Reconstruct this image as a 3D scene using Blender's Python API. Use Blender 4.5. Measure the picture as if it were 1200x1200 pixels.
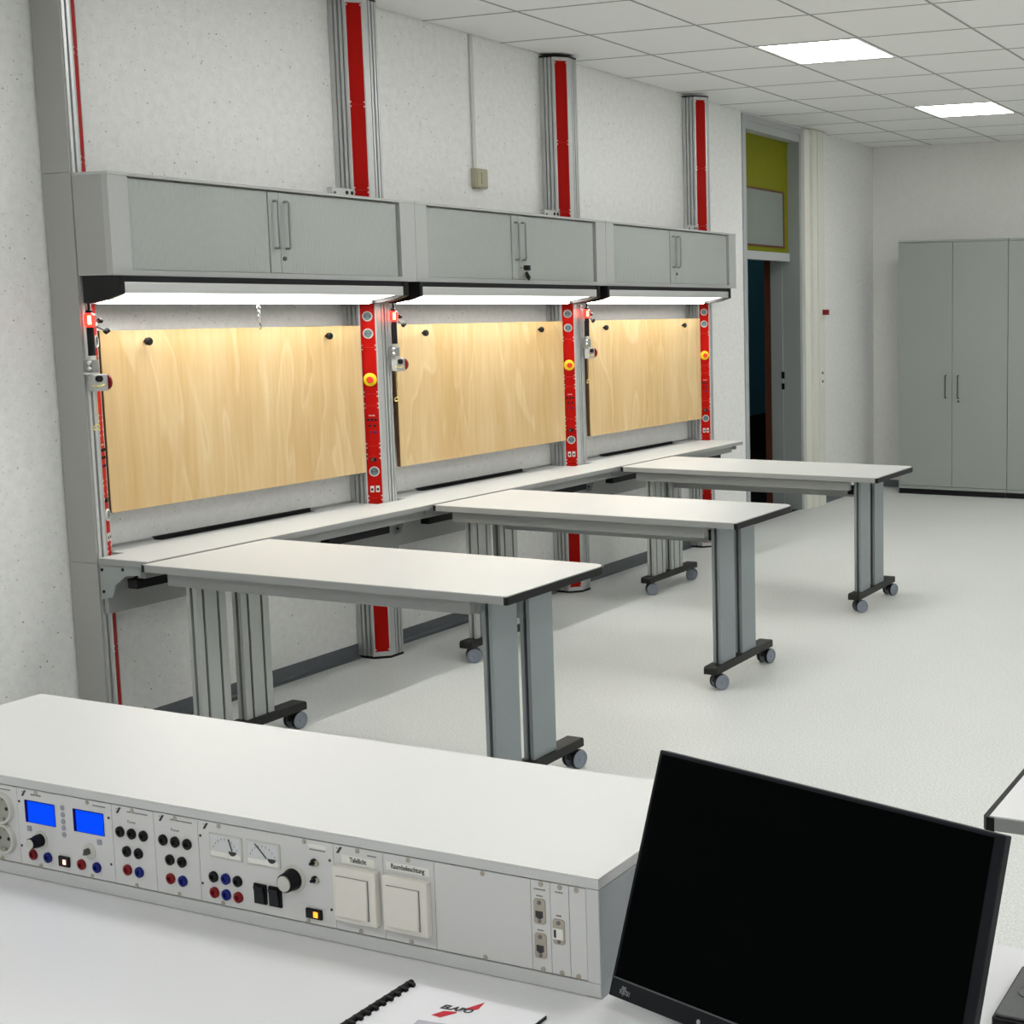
import bpy, bmesh, math, random
from mathutils import Matrix, Vector
random.seed(7)
PI = math.pi
SC = bpy.context.scene
COL = SC.collection
for ob in list(bpy.data.objects):
    bpy.data.objects.remove(ob)

# ------------------------------------------------------------------ camera
cam_d = bpy.data.cameras.new('camera')
cam = bpy.data.objects.new('camera', cam_d)
COL.objects.link(cam)
F_PX, PP_X, PP_Y = 1628.75, 999.34, 549.56
cam_d.sensor_fit = 'HORIZONTAL'
cam_d.sensor_width = 36.0
cam_d.lens = F_PX * 36.0 / 1200.0
cam_d.shift_x = (600.0 - PP_X) / 1200.0
cam_d.shift_y = (PP_Y - 600.0) / 1200.0
cam_d.clip_start = 0.05
right = Vector((0.92604454, 0.37737891, -0.00516404))
up = Vector((-0.03917049, 0.10971067, 0.99319144))
fwd = Vector((-0.37537605, 0.91953724, -0.11637908))
mw = Matrix.Identity(4)
for i in range(3):
    mw[i][0], mw[i][1], mw[i][2] = right[i], up[i], -fwd[i]
mw[0][3], mw[1][3], mw[2][3] = 4.72421, -3.68538, 1.68192
cam.matrix_world = mw
SC.camera = cam

# ------------------------------------------------------------------ world, exposure
wd = bpy.data.worlds.new('world')
wd.use_nodes = True
wd.node_tree.nodes['Background'].inputs[0].default_value = (0.10, 0.12, 0.15, 1)
wd.node_tree.nodes['Background'].inputs[1].default_value = 0.3
SC.world = wd
SC.view_settings.view_transform = 'Standard'
SC.view_settings.look = 'None'
SC.view_settings.gamma = 1.0
SC.view_settings.use_curve_mapping = False
SC.view_settings.exposure = -0.07
E_CEIL = 15.5        # emission of the square ceiling lights
E_LED = 118.0        # LED strips of the under-cabinet lamps
E_DIFF = 2.0        # diffusers of the under-cabinet lamps

# ------------------------------------------------------------------ materials
def s2l(c):
    return tuple((v / 255.0 / 12.92) if v / 255.0 <= 0.04045 else ((v / 255.0 + 0.055) / 1.055) ** 2.4 for v in c)

def nd(nt, t, **kw):
    n = nt.nodes.new(t)
    for k, v in kw.items():
        setattr(n, k, v)
    return n

def mat(name, col, rough=0.5, metal=0.0, spec=0.5, emit=None, estr=0.0, noise=0.0, nscale=60.0, bump=0.0, coat=0.0):
    m = bpy.data.materials.new(name)
    m.use_nodes = True
    nt = m.node_tree
    b = nt.nodes['Principled BSDF']
    c = (*col, 1.0)
    b.inputs['Base Color'].default_value = c
    b.inputs['Roughness'].default_value = rough
    b.inputs['Metallic'].default_value = metal
    b.inputs['Specular IOR Level'].default_value = spec
    if coat:
        b.inputs['Coat Weight'].default_value = coat
    if emit:
        b.inputs['Emission Color'].default_value = (*emit, 1)
        b.inputs['Emission Strength'].default_value = estr
    if noise or bump:
        tc = nd(nt, 'ShaderNodeTexCoord')
        tx = nd(nt, 'ShaderNodeTexNoise')
        tx.inputs['Scale'].default_value = nscale
        tx.inputs['Detail'].default_value = 4
        nt.links.new(tc.outputs['Object'], tx.inputs['Vector'])
        if noise:
            rp = nd(nt, 'ShaderNodeValToRGB')
            rp.color_ramp.elements[0].position = 0.3
            rp.color_ramp.elements[1].position = 0.7
            rp.color_ramp.elements[0].color = tuple(v * (1 - noise) for v in col) + (1,)
            rp.color_ramp.elements[1].color = tuple(min(1, v * (1 + noise)) for v in col) + (1,)
            nt.links.new(tx.outputs['Fac'], rp.inputs['Fac'])
            nt.links.new(rp.outputs['Color'], b.inputs['Base Color'])
        if bump:
            bp = nd(nt, 'ShaderNodeBump')
            bp.inputs['Strength'].default_value = bump
            bp.inputs['Distance'].default_value = 0.002
            nt.links.new(tx.outputs['Fac'], bp.inputs['Height'])
            nt.links.new(bp.outputs['Normal'], b.inputs['Normal'])
    return m

def plaster(name, base, dark, dens, scale, faint):
    """painted exposed concrete: fine mottling, small dark pores"""
    m = bpy.data.materials.new(name)
    m.use_nodes = True
    nt = m.node_tree
    L = nt.links.new
    b = nt.nodes['Principled BSDF']
    b.inputs['Roughness'].default_value = 0.75
    b.inputs['Specular IOR Level'].default_value = 0.25
    tc = nd(nt, 'ShaderNodeTexCoord')
    mott = nd(nt, 'ShaderNodeTexNoise')
    mott.inputs['Scale'].default_value = 28
    mott.inputs['Detail'].default_value = 6
    mott.inputs['Roughness'].default_value = 0.7
    L(tc.outputs['Object'], mott.inputs['Vector'])
    r0 = nd(nt, 'ShaderNodeValToRGB')
    r0.color_ramp.elements[0].position = 0.25
    r0.color_ramp.elements[1].position = 0.75
    r0.color_ramp.elements[0].color = tuple(v * (1 - faint) for v in base) + (1,)
    r0.color_ramp.elements[1].color = tuple(min(1, v * (1 + faint * 0.6)) for v in base) + (1,)
    L(mott.outputs['Fac'], r0.inputs['Fac'])
    prev = r0.outputs['Color']
    for sc, rad, pick, amt in ((scale, 0.15, dens, 0.85), (scale * 2.2, 0.20, dens * 1.2, 0.6)):
        vo = nd(nt, 'ShaderNodeTexVoronoi')
        vo.inputs['Scale'].default_value = sc
        L(tc.outputs['Object'], vo.inputs['Vector'])
        lt = nd(nt, 'ShaderNodeMapRange')
        lt.inputs[1].default_value = rad
        lt.inputs[2].default_value = rad * 0.55
        L(vo.outputs['Distance'], lt.inputs[0])
        sp = nd(nt, 'ShaderNodeSeparateColor')
        L(vo.outputs['Color'], sp.inputs[0])
        ls = nd(nt, 'ShaderNodeMath', operation='LESS_THAN')
        ls.inputs[1].default_value = pick
        L(sp.outputs[0], ls.inputs[0])
        mu = nd(nt, 'ShaderNodeMath', operation='MULTIPLY')
        L(lt.outputs[0], mu.inputs[0])
        L(ls.outputs[0], mu.inputs[1])
        m2 = nd(nt, 'ShaderNodeMath', operation='MULTIPLY')
        L(mu.outputs[0], m2.inputs[0])
        L(sp.outputs[1], m2.inputs[1])
        m3 = nd(nt, 'ShaderNodeMath', operation='MULTIPLY')
        L(m2.outputs[0], m3.inputs[0])
        m3.inputs[1].default_value = amt
        mx = nd(nt, 'ShaderNodeMix', data_type='RGBA')
        L(m3.outputs[0], mx.inputs[0])
        L(prev, mx.inputs[6])
        mx.inputs[7].default_value = (*dark, 1)
        prev = mx.outputs[2]
    L(prev, b.inputs['Base Color'])
    bp = nd(nt, 'ShaderNodeBump')
    bp.inputs['Strength'].default_value = 0.35
    bp.inputs['Distance'].default_value = 0.004
    L(mott.outputs['Fac'], bp.inputs['Height'])
    L(bp.outputs['Normal'], b.inputs['Normal'])
    return m

def floor_mat():
    m = bpy.data.materials.new('speckled_vinyl')
    m.use_nodes = True
    nt = m.node_tree
    L = nt.links.new
    b = nt.nodes['Principled BSDF']
    b.inputs['Roughness'].default_value = 0.42
    b.inputs['Specular IOR Level'].default_value = 0.35
    tc = nd(nt, 'ShaderNodeTexCoord')
    n1 = nd(nt, 'ShaderNodeTexNoise')
    n1.inputs['Scale'].default_value = 120
    n1.inputs['Detail'].default_value = 3
    n1.inputs['Roughness'].default_value = 0.8
    L(tc.outputs['Object'], n1.inputs['Vector'])
    r = nd(nt, 'ShaderNodeValToRGB')
    e = r.color_ramp.elements
    e[0].position, e[0].color = 0.32, (0.545, 0.57, 0.55, 1)
    e[1].position, e[1].color = 0.68, (0.84, 0.86, 0.84, 1)
    L(n1.outputs['Fac'], r.inputs['Fac'])
    n2 = nd(nt, 'ShaderNodeTexNoise')
    n2.inputs['Scale'].default_value = 1.6
    L(tc.outputs['Object'], n2.inputs['Vector'])
    r2 = nd(nt, 'ShaderNodeValToRGB')
    r2.color_ramp.elements[0].color = (0.93, 0.93, 0.93, 1)
    r2.color_ramp.elements[1].color = (1, 1, 1, 1)
    L(n2.outputs['Fac'], r2.inputs['Fac'])
    mx = nd(nt, 'ShaderNodeMix', data_type='RGBA', blend_type='MULTIPLY')
    mx.inputs[0].default_value = 1
    L(r.outputs['Color'], mx.inputs[6])
    L(r2.outputs['Color'], mx.inputs[7])
    L(mx.outputs[2], b.inputs['Base Color'])
    return m

def wood_mat():
    m = bpy.data.materials.new('birch_plywood')
    m.use_nodes = True
    nt = m.node_tree
    L = nt.links.new
    b = nt.nodes['Principled BSDF']
    b.inputs['Roughness'].default_value = 0.5
    b.inputs['Specular IOR Level'].default_value = 0.3
    tc = nd(nt, 'ShaderNodeTexCoord')
    oi = nd(nt, 'ShaderNodeObjectInfo')
    sc = nd(nt, 'ShaderNodeVectorMath', operation='SCALE')
    cmb = nd(nt, 'ShaderNodeCombineXYZ')
    L(oi.outputs['Random'], cmb.inputs[1])
    L(oi.outputs['Random'], cmb.inputs[2])
    sc.inputs['Scale'].default_value = 17.0
    L(cmb.outputs[0], sc.inputs[0])
    ad = nd(nt, 'ShaderNodeVectorMath', operation='ADD')
    L(tc.outputs['Object'], ad.inputs[0])
    L(sc.outputs[0], ad.inputs[1])
    mp = nd(nt, 'ShaderNodeMapping')
    mp.inputs['Scale'].default_value = (1, 1.0, 0.22)
    L(ad.outputs[0], mp.inputs['Vector'])
    n1 = nd(nt, 'ShaderNodeTexNoise')
    n1.inputs['Scale'].default_value = 3.2
    n1.inputs['Detail'].default_value = 3
    n1.inputs['Distortion'].default_value = 0.6
    L(mp.outputs[0], n1.inputs['Vector'])
    # contour lines of the stretched noise give the cathedral figure
    mu = nd(nt, 'ShaderNodeMath', operation='MULTIPLY')
    mu.inputs[1].default_value = 6
    L(n1.outputs['Fac'], mu.inputs[0])
    fr = nd(nt, 'ShaderNodeMath', operation='FRACT')
    L(mu.outputs[0], fr.inputs[0])
    r = nd(nt, 'ShaderNodeValToRGB')
    el = r.color_ramp.elements
    el[0].position, el[0].color = 0.0, (0.775, 0.61, 0.365, 1)
    el[1].position, el[1].color = 0.12, (0.70, 0.505, 0.268, 1)
    e2 = el.new(0.88)
    e2.color = (0.74, 0.558, 0.31, 1)
    e3 = el.new(1.0)
    e3.color = (0.775, 0.61, 0.365, 1)
    L(fr.outputs[0], r.inputs['Fac'])
    mp2 = nd(nt, 'ShaderNodeMapping')
    mp2.inputs['Scale'].default_value = (30, 34, 2.2)
    L(ad.outputs[0], mp2.inputs['Vector'])
    n2 = nd(nt, 'ShaderNodeTexNoise')
    n2.inputs['Scale'].default_value = 1.5
    n2.inputs['Detail'].default_value = 4
    L(mp2.outputs[0], n2.inputs['Vector'])
    r2 = nd(nt, 'ShaderNodeValToRGB')
    r2.color_ramp.elements[0].position = 0.3
    r2.color_ramp.elements[0].color = (0.92, 0.88, 0.81, 1)
    r2.color_ramp.elements[1].position = 0.65
    r2.color_ramp.elements[1].color = (1, 1, 1, 1)
    L(n2.outputs['Fac'], r2.inputs['Fac'])
    mp3 = nd(nt, 'ShaderNodeMapping')
    mp3.inputs['Scale'].default_value = (1, 2.2, 0.35)
    L(ad.outputs[0], mp3.inputs['Vector'])
    n3 = nd(nt, 'ShaderNodeTexNoise')
    n3.inputs['Scale'].default_value = 1.7
    L(mp3.outputs[0], n3.inputs['Vector'])
    r3 = nd(nt, 'ShaderNodeValToRGB')
    r3.color_ramp.elements[0].position = 0.35
    r3.color_ramp.elements[0].color = (0.90, 0.84, 0.73, 1)
    r3.color_ramp.elements[1].position = 0.6
    r3.color_ramp.elements[1].color = (1, 1, 1, 1)
    L(n3.outputs['Fac'], r3.inputs['Fac'])
    prev = r.outputs['Color']
    for q in (r2, r3):
        mx = nd(nt, 'ShaderNodeMix', data_type='RGBA', blend_type='MULTIPLY')
        mx.inputs[0].default_value = 1
        L(prev, mx.inputs[6])
        L(q.outputs['Color'], mx.inputs[7])
        prev = mx.outputs[2]
    L(prev, b.inputs['Base Color'])
    return m

MT = {
    'wall': plaster('painted_concrete', (0.835, 0.84, 0.83), (0.10, 0.095, 0.085), 0.62, 36, 0.09),
    'wall2': plaster('painted_plaster', (0.83, 0.83, 0.795), (0.35, 0.34, 0.30), 0.25, 45, 0.05),
    'floor': floor_mat(),
    'tile': mat('mineral_tile', (0.88, 0.885, 0.875), 0.9, spec=0.1, noise=0.03, nscale=220, bump=0.15),
    'tgrid': mat('ceiling_void', (0.27, 0.27, 0.26), 0.9),
    'tbar': mat('ceiling_grid_bar', (0.34, 0.34, 0.33), 0.7, noise=0.02),
    'base': mat('baseboard_vinyl', (0.115, 0.125, 0.14), 0.5, noise=0.08),
    'cab': mat('light_grey_laminate', (0.42, 0.43, 0.425), 0.45, noise=0.015, nscale=300),
    'cabside': mat('warm_grey_panel', (0.36, 0.36, 0.345), 0.5, noise=0.015, nscale=300),
    'shut': mat('grey_shutter', (0.36, 0.385, 0.37), 0.45, noise=0.01),
    'alu': mat('anodised_aluminium', (0.56, 0.57, 0.57), 0.38, metal=0.55, noise=0.02),
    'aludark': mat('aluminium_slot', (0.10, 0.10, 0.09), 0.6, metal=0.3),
    'handle': mat('dull_steel', (0.30, 0.31, 0.30), 0.35, metal=0.6, noise=0.02),
    'chrome': mat('polished_metal', (0.75, 0.75, 0.74), 0.2, metal=1.0, noise=0.01),
    'red': mat('red_panel', (0.40, 0.0045, 0.0015), 0.5, spec=0.1, noise=0.02),
    'black': mat('black_plastic', (0.006, 0.006, 0.007), 0.45, spec=0.22, noise=0.05),
    'blacksoft': mat('black_metal', (0.014, 0.014, 0.013), 0.5, spec=0.3, noise=0.05),
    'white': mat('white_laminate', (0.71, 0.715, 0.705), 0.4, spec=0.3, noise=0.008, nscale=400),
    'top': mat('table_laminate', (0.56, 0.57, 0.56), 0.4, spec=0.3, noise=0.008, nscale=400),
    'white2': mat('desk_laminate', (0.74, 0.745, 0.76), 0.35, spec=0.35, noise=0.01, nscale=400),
    'edge': mat('grey_edge_band', (0.31, 0.32, 0.315), 0.45, noise=0.01),
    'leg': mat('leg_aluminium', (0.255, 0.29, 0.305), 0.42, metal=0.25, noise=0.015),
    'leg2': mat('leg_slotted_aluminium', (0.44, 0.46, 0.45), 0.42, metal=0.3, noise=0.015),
    'wheel': mat('caster_grey', (0.22, 0.25, 0.30), 0.45, noise=0.05),
    'wood': wood_mat(),
    'woodedge': mat('plywood_edge', (0.13, 0.06, 0.025), 0.7, noise=0.3, nscale=120),
    'lamp': mat('ceiling_light_diffuser', (0.9, 0.9, 0.9), 0.5, emit=(1.0, 0.995, 0.975), estr=E_CEIL),
    'led': mat('led_strip_light', (0.9, 0.9, 0.9), 0.5, emit=(1.0, 0.97, 0.90), estr=E_LED),
    'diff': mat('lamp_diffuser', (0.9, 0.9, 0.9), 0.5, emit=(1.0, 0.98, 0.94), estr=E_DIFF),
    'corridorfill': mat('corridor_fill_light', (0.8, 0.8, 0.8), 0.5, emit=(1.0, 0.95, 0.85), estr=6.0),
    'frame': mat('door_frame_grey', (0.42, 0.44, 0.45), 0.4, noise=0.01),
    'jamb': mat('door_jamb_grey', (0.30, 0.33, 0.325), 0.45, noise=0.01),
    'green': mat('olive_green_panel', (0.17, 0.18, 0.004), 0.55, spec=0.15, noise=0.03, nscale=20),
    'brown': mat('brown_trim', (0.10, 0.03, 0.015), 0.5, noise=0.1),
    'pane': mat('frosted_pane', (0.19, 0.22, 0.20), 0.3, noise=0.03, nscale=10),
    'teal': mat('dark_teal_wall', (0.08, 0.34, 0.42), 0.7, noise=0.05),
    'dark': mat('corridor_shade', (0.010, 0.014, 0.012), 0.8, noise=0.1),
    'duct': mat('white_painted_duct', (0.74, 0.74, 0.68), 0.5, noise=0.01),
    'tall': mat('grey_cupboard', (0.33, 0.36, 0.335), 0.45, noise=0.012, nscale=250),
    'panel': mat('instrument_panel_grey', (0.68, 0.685, 0.685), 0.4, noise=0.01, nscale=500),
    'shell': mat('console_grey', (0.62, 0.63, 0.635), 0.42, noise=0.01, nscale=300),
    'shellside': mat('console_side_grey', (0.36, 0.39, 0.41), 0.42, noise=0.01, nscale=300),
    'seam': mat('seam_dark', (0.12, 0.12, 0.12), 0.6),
    'lcd': mat('blue_lcd', (0.0, 0.005, 0.1), 0.5, spec=0.02, emit=(0.0, 0.07, 1.0), estr=1.0),
    'lcdshade': mat('lcd_shadow_edge', (0.0, 0.0, 0.06), 0.5, spec=0.05, emit=(0.0, 0.0, 0.20), estr=0.4),
    'blue': mat('blue_plastic', (0.004, 0.011, 0.17), 0.45, spec=0.25, noise=0.03),
    'redp': mat('red_plastic', (0.21, 0.006, 0.008), 0.45, spec=0.25, noise=0.03),
    'socketgrey': mat('socket_grey_white', (0.60, 0.60, 0.56), 0.4, noise=0.01),
    'socketin': mat('socket_inner', (0.34, 0.35, 0.31), 0.45, noise=0.02),
    'sockteal': mat('socket_inner_dark', (0.12, 0.17, 0.18), 0.45, noise=0.02),
    'cream': mat('cream_switch', (0.80, 0.775, 0.72), 0.4, noise=0.006),
    'paperlabel': mat('label_white', (0.84, 0.84, 0.80), 0.5, noise=0.01),
    'ink': mat('black_print', (0.03, 0.03, 0.03), 0.6),
    'inkgrey': mat('grey_print', (0.16, 0.16, 0.17), 0.6),
    'keyp': mat('membrane_key', (0.33, 0.33, 0.40), 0.5, noise=0.02),
    'brass': mat('brown_connector', (0.44, 0.40, 0.34), 0.45, metal=0.3, noise=0.03),
    'yellow': mat('yellow_plastic', (0.85, 0.60, 0.0), 0.4, noise=0.02),
    'estop': mat('red_mushroom', (0.72, 0.03, 0.015), 0.35, noise=0.02),
    'beacon': mat('red_beacon', (0.8, 0.01, 0.01), 0.3, emit=(1.0, 0.03, 0.02), estr=3.2),
    'beaconcore': mat('beacon_bulb', (1, 0.6, 0.3), 0.3, emit=(1.0, 0.42, 0.12), estr=7.0),
    'cable': mat('yellow_cable', (0.75, 0.62, 0.22), 0.5, noise=0.05),
    'boxbeige': mat('beige_switch_box', (0.42, 0.40, 0.28), 0.55, noise=0.03),
    'conduit': mat('grey_conduit', (0.62, 0.62, 0.58), 0.6, noise=0.02),
    'screen': mat('black_screen', (0.0008, 0.0011, 0.0013), 0.6, spec=0.02, noise=0.1, nscale=8),
    'bezel': mat('dark_bezel', (0.005, 0.007, 0.011), 0.4, spec=0.22, noise=0.05),
    'bezelline': mat('bezel_line', (0.10, 0.105, 0.11), 0.4),
    'logo': mat('silver_logo', (0.40, 0.42, 0.44), 0.4, metal=0.3),
    'paper': mat('white_paper', (0.80, 0.80, 0.83), 0.6, noise=0.01, nscale=30),
    'logored': mat('red_print', (0.55, 0.012, 0.03), 0.6),
    'lilac': mat('lilac_print', (0.50, 0.48, 0.56), 0.6, noise=0.1, nscale=60),
    'device': mat('dark_grey_device', (0.085, 0.09, 0.092), 0.5, noise=0.08, nscale=200),
    'amber': mat('amber_lamp', (0.9, 0.3, 0.02), 0.4, emit=(1.0, 0.28, 0.02), estr=2.2),
    'redled': mat('white_red_lamp', (0.9, 0.5, 0.45), 0.4, emit=(1.0, 0.55, 0.45), estr=1.4),
    'meterface': mat('meter_face', (0.66, 0.68, 0.70), 0.4, noise=0.01),
}

# ------------------------------------------------------------------ mesh builder
class MB:
    def __init__(self):
        self.bm = bmesh.new()
        self.smooth = False

    def _new(self, verts, M):
        if M is not None:
            for v in verts:
                v.co = M @ v.co
        return self

    def box(self, x0, x1, y0, y1, z0, z1, M=None):
        bm = self.bm
        vs = [bm.verts.new((x, y, z)) for x in (x0, x1) for y in (y0, y1) for z in (z0, z1)]
        for f in ((0, 1, 3, 2), (4, 6, 7, 5), (0, 4, 5, 1), (2, 3, 7, 6), (0, 2, 6, 4), (1, 5, 7, 3)):
            bm.faces.new([vs[i] for i in f])
        return self._new(vs, M)

    def prism(self, pts, h0, h1, axis='Z', M=None):
        """outline extruded along axis: Z -> (a,b,h); Y -> (a,h,b); X -> (h,a,b)"""
        bm = self.bm
        def mk(a, b, h):
            return {'Z': (a, b, h), 'Y': (a, h, b), 'X': (h, a, b)}[axis]
        lo = [bm.verts.new(mk(a, b, h0)) for a, b in pts]
        hi = [bm.verts.new(mk(a, b, h1)) for a, b in pts]
        n = len(pts)
        bm.faces.new(lo[::-1])
        bm.faces.new(hi)
        for i in range(n):
            j = (i + 1) % n
            bm.faces.new((lo[i], lo[j], hi[j], hi[i]))
        return self._new(lo + hi, M)

    def lathe(self, prof, seg=24, M=None):
        """profile (r, z) revolved about Z"""
        bm = self.bm
        rings, allv = [], []
        for r, z in prof:
            if r < 1e-7:
                v = bm.verts.new((0, 0, z))
                rings.append([v])
                allv.append(v)
            else:
                ring = [bm.verts.new((r * math.cos(2 * PI * k / seg), r * math.sin(2 * PI * k / seg), z)) for k in range(seg)]
                rings.append(ring)
                allv += ring
        for a, b in zip(rings, rings[1:]):
            for k in range(seg):
                j = (k + 1) % seg
                if len(a) == 1 and len(b) == 1:
                    continue
                if len(a) == 1:
                    bm.faces.new((a[0], b[j], b[k]))
                elif len(b) == 1:
                    bm.faces.new((a[k], a[j], b[0]))
                else:
                    bm.faces.new((a[k], a[j], b[j], b[k]))
        self.smooth = True
        return self._new(allv, M)

    def cyl(self, r, z0, z1, seg=20, M=None, r1=None):
        r1 = r if r1 is None else r1
        return self.lathe([(0, z0), (r, z0), (r1, z1), (0, z1)], seg, M)

    def tube(self, pts, r, seg=8, closed=False):
        bm = self.bm
        pts = [Vector(p) for p in pts]
        n = len(pts)
        rings = []
        ref = Vector((0, 0, 1))
        for i, p in enumerate(pts):
            a = pts[(i - 1) % n] if (closed or i > 0) else pts[0]
            b = pts[(i + 1) % n] if (closed or i < n - 1) else pts[-1]
            t = (b - a).normalized()
            u = t.cross(ref)
            if u.length < 0.05:
                u = t.cross(Vector((0, 1, 0)))
            u.normalize()
            w = t.cross(u)
            rings.append([bm.verts.new(p + (u * math.cos(2 * PI * k / seg) + w * math.sin(2 * PI * k / seg)) * r) for k in range(seg)])
        m = n if closed else n - 1
        for i in range(m):
            a, b = rings[i], rings[(i + 1) % n]
            for k in range(seg):
                j = (k + 1) % seg
                bm.faces.new((a[k], a[j], b[j], b[k]))
        if not closed:
            bm.faces.new(rings[0][::-1])
            bm.faces.new(rings[-1])
        self.smooth = True
        return self

    def mesh(self, name, material):
        bm = self.bm
        bmesh.ops.recalc_face_normals(bm, faces=bm.faces)
        me = bpy.data.meshes.new(name)
        bm.to_mesh(me)
        bm.free()
        for m in (material if isinstance(material, (list, tuple)) else [material]):
            me.materials.append(MT[m])
        if self.smooth:
            for p in me.polygons:
                p.use_smooth = True
            try:
                me.set_sharp_from_angle(angle=math.radians(38))
            except Exception:
                pass
        return me

    def obj(self, name, material, parent=None, bevel=0.0, M=None):
        o = bpy.data.objects.new(name, self.mesh(name, material))
        COL.objects.link(o)
        if parent is not None:
            o.parent = parent
        if M is not None:
            o.matrix_local = M
        if bevel:
            bv = o.modifiers.new('bevel', 'BEVEL')
            bv.width = bevel
            bv.segments = 2
            bv.limit_method = 'ANGLE'
            bv.angle_limit = math.radians(50)
        return o

def thing(name, label, cat, loc=(0, 0, 0), rz=0.0, group=None):
    o = bpy.data.objects.new(name, None)
    o.empty_display_size = 0.1
    COL.objects.link(o)
    o.location = loc
    o.rotation_euler = (0, 0, rz)
    return tag(o, label, cat, group)

def tag(o, label, cat, group=None):
    o['label'] = label
    o['category'] = cat
    if group:
        o['group'] = group
    return o

def struct(o, label=None):
    o['kind'] = 'structure'
    if label:
        o['label'] = label
    return o

def copy_tree(o, parent=None):
    c = o.copy()
    COL.objects.link(c)
    c.parent = parent
    for ch in [k for k in o.children]:
        copy_tree(ch, c)
    return c

def inst(me, name, parent, M):
    o = bpy.data.objects.new(name, me)
    COL.objects.link(o)
    o.parent = parent
    o.matrix_local = M
    return o

def text(s, size, material, parent, M, name='lettering', align='CENTER', thick=0.0002, shear=0.0, xs=1.0, bold=0.0):
    cu = bpy.data.curves.new('t', 'FONT')
    cu.body = s
    cu.size = size
    cu.align_x = align
    cu.align_y = 'CENTER'
    cu.extrude = thick
    cu.shear = shear
    cu.offset = bold
    tmp = bpy.data.objects.new('t', cu)
    COL.objects.link(tmp)
    bpy.context.view_layer.update()
    dg = bpy.context.evaluated_depsgraph_get()
    me = bpy.data.meshes.new_from_object(tmp.evaluated_get(dg))
    bpy.data.objects.remove(tmp)
    me.materials.clear()
    me.materials.append(MT[material])
    if xs != 1.0:
        for v in me.vertices:
            v.co.x *= xs
    o = bpy.data.objects.new(name, me)
    COL.objects.link(o)
    o.parent = parent
    o.matrix_local = M
    return o

T = Matrix.Translation
RX = lambda a: Matrix.Rotation(a, 4, 'X')
RY = lambda a: Matrix.Rotation(a, 4, 'Y')
RZ = lambda a: Matrix.Rotation(a, 4, 'Z')

def rounded(x0, x1, y0, y1, r, n=5):
    pts = []
    for cx, cy, a0 in ((x1 - r, y0 + r, -PI / 2), (x1 - r, y1 - r, 0), (x0 + r, y1 - r, PI / 2), (x0 + r, y0 + r, PI)):
        for k in range(n + 1):
            a = a0 + PI / 2 * k / n
            pts.append((cx + r * math.cos(a), cy + r * math.sin(a)))
    return pts

# ================================================================== ROOM
XR, YF, YB, ZC = 7.6, -6.2, 8.41, 3.121
struct(MB().box(-0.02, XR, YF, YB, -0.1, 0).obj('floor', 'floor'))
DY0, DY1 = 5.79, 6.77      # door opening in the left wall
w = MB()
w.box(-0.26, 0, YF, DY0, 0, 3.25)
w.box(-0.26, 0, DY1, YB, 0, 3.25)
w.box(-0.26, 0, DY0, DY1, 3.09, 3.25)
struct(w.obj('wall_left', 'wall'))
struct(MB().box(-0.26, XR + 0.2, YB, YB + 0.2, 0, 3.25).obj('wall_back', 'wall2'))
struct(MB().box(XR, XR + 0.2, YF, YB, 0, 3.25).obj('wall_right', 'wall2'))
struct(MB().box(-0.26, XR + 0.2, YF - 0.2, YF, 0, 3.25).obj('wall_front', 'wall2'))
def coved(y0, y1):
    return MB().prism([(0, 0), (0.03, 0), (0.03, 0.002), (0.012, 0.008), (0.006, 0.018), (0.005, 0.066), (0, 0.068)], y0, y1, 'Y')
struct(coved(YF, DY0 - 0.06).obj('baseboard_left', 'base'))
struct(coved(7.14, YB).obj('baseboard_left', 'base'))
struct(MB().box(0.0, XR, YB - 0.008, YB, 0, 0.066).obj('baseboard_back', 'base'))

# suspended ceiling: dark void above, single mineral tiles below
ceil = struct(MB().box(-0.02, XR, YF, YB, ZC + 0.012, ZC + 0.13).obj('ceiling', 'tgrid'))
GX0, PX = 0.565, 0.64
GY0, PY = 3.478, 0.6466
xs = [0.0] + [GX0 + PX * k for k in range(0, 12)]
xs = [v for v in xs if v < XR - 0.05] + [XR]
k0 = int(math.ceil((YF - GY0) / PY))
ys = [YF] + [GY0 + PY * k for k in range(k0, 8)]
ys = [v for v in ys if v < YB - 0.05] + [YB]
light_cells = set()
for i, x in enumerate(xs[:-1]):
    for j, y in enumerate(ys[:-1]):
        kx = round((x - GX0) / PX)
        ky = round((y - GY0) / PY)
        if x > 0.3 and kx % 4 == 1 and ky % 4 == 0 and j > 0:
            light_cells.add((i, j))
G = 0.0075
tile_me = MB().prism([(-0.5, -0.5), (0.5, -0.5), (0.5, 0.5), (-0.5, 0.5)], 0, 0.014).mesh('ceiling_tile', 'tile')
for i in range(len(xs) - 1):
    for j in range(len(ys) - 1):
        if (i, j) in light_cells:
            continue
        sx, sy = xs[i + 1] - xs[i] - 2 * G, ys[j + 1] - ys[j] - 2 * G
        o = inst(tile_me, 'ceiling_tile', ceil, T(((xs[i] + xs[i + 1]) / 2, (ys[j] + ys[j + 1]) / 2, ZC)) @ Matrix.Diagonal((sx, sy, 1, 1)))

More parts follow.
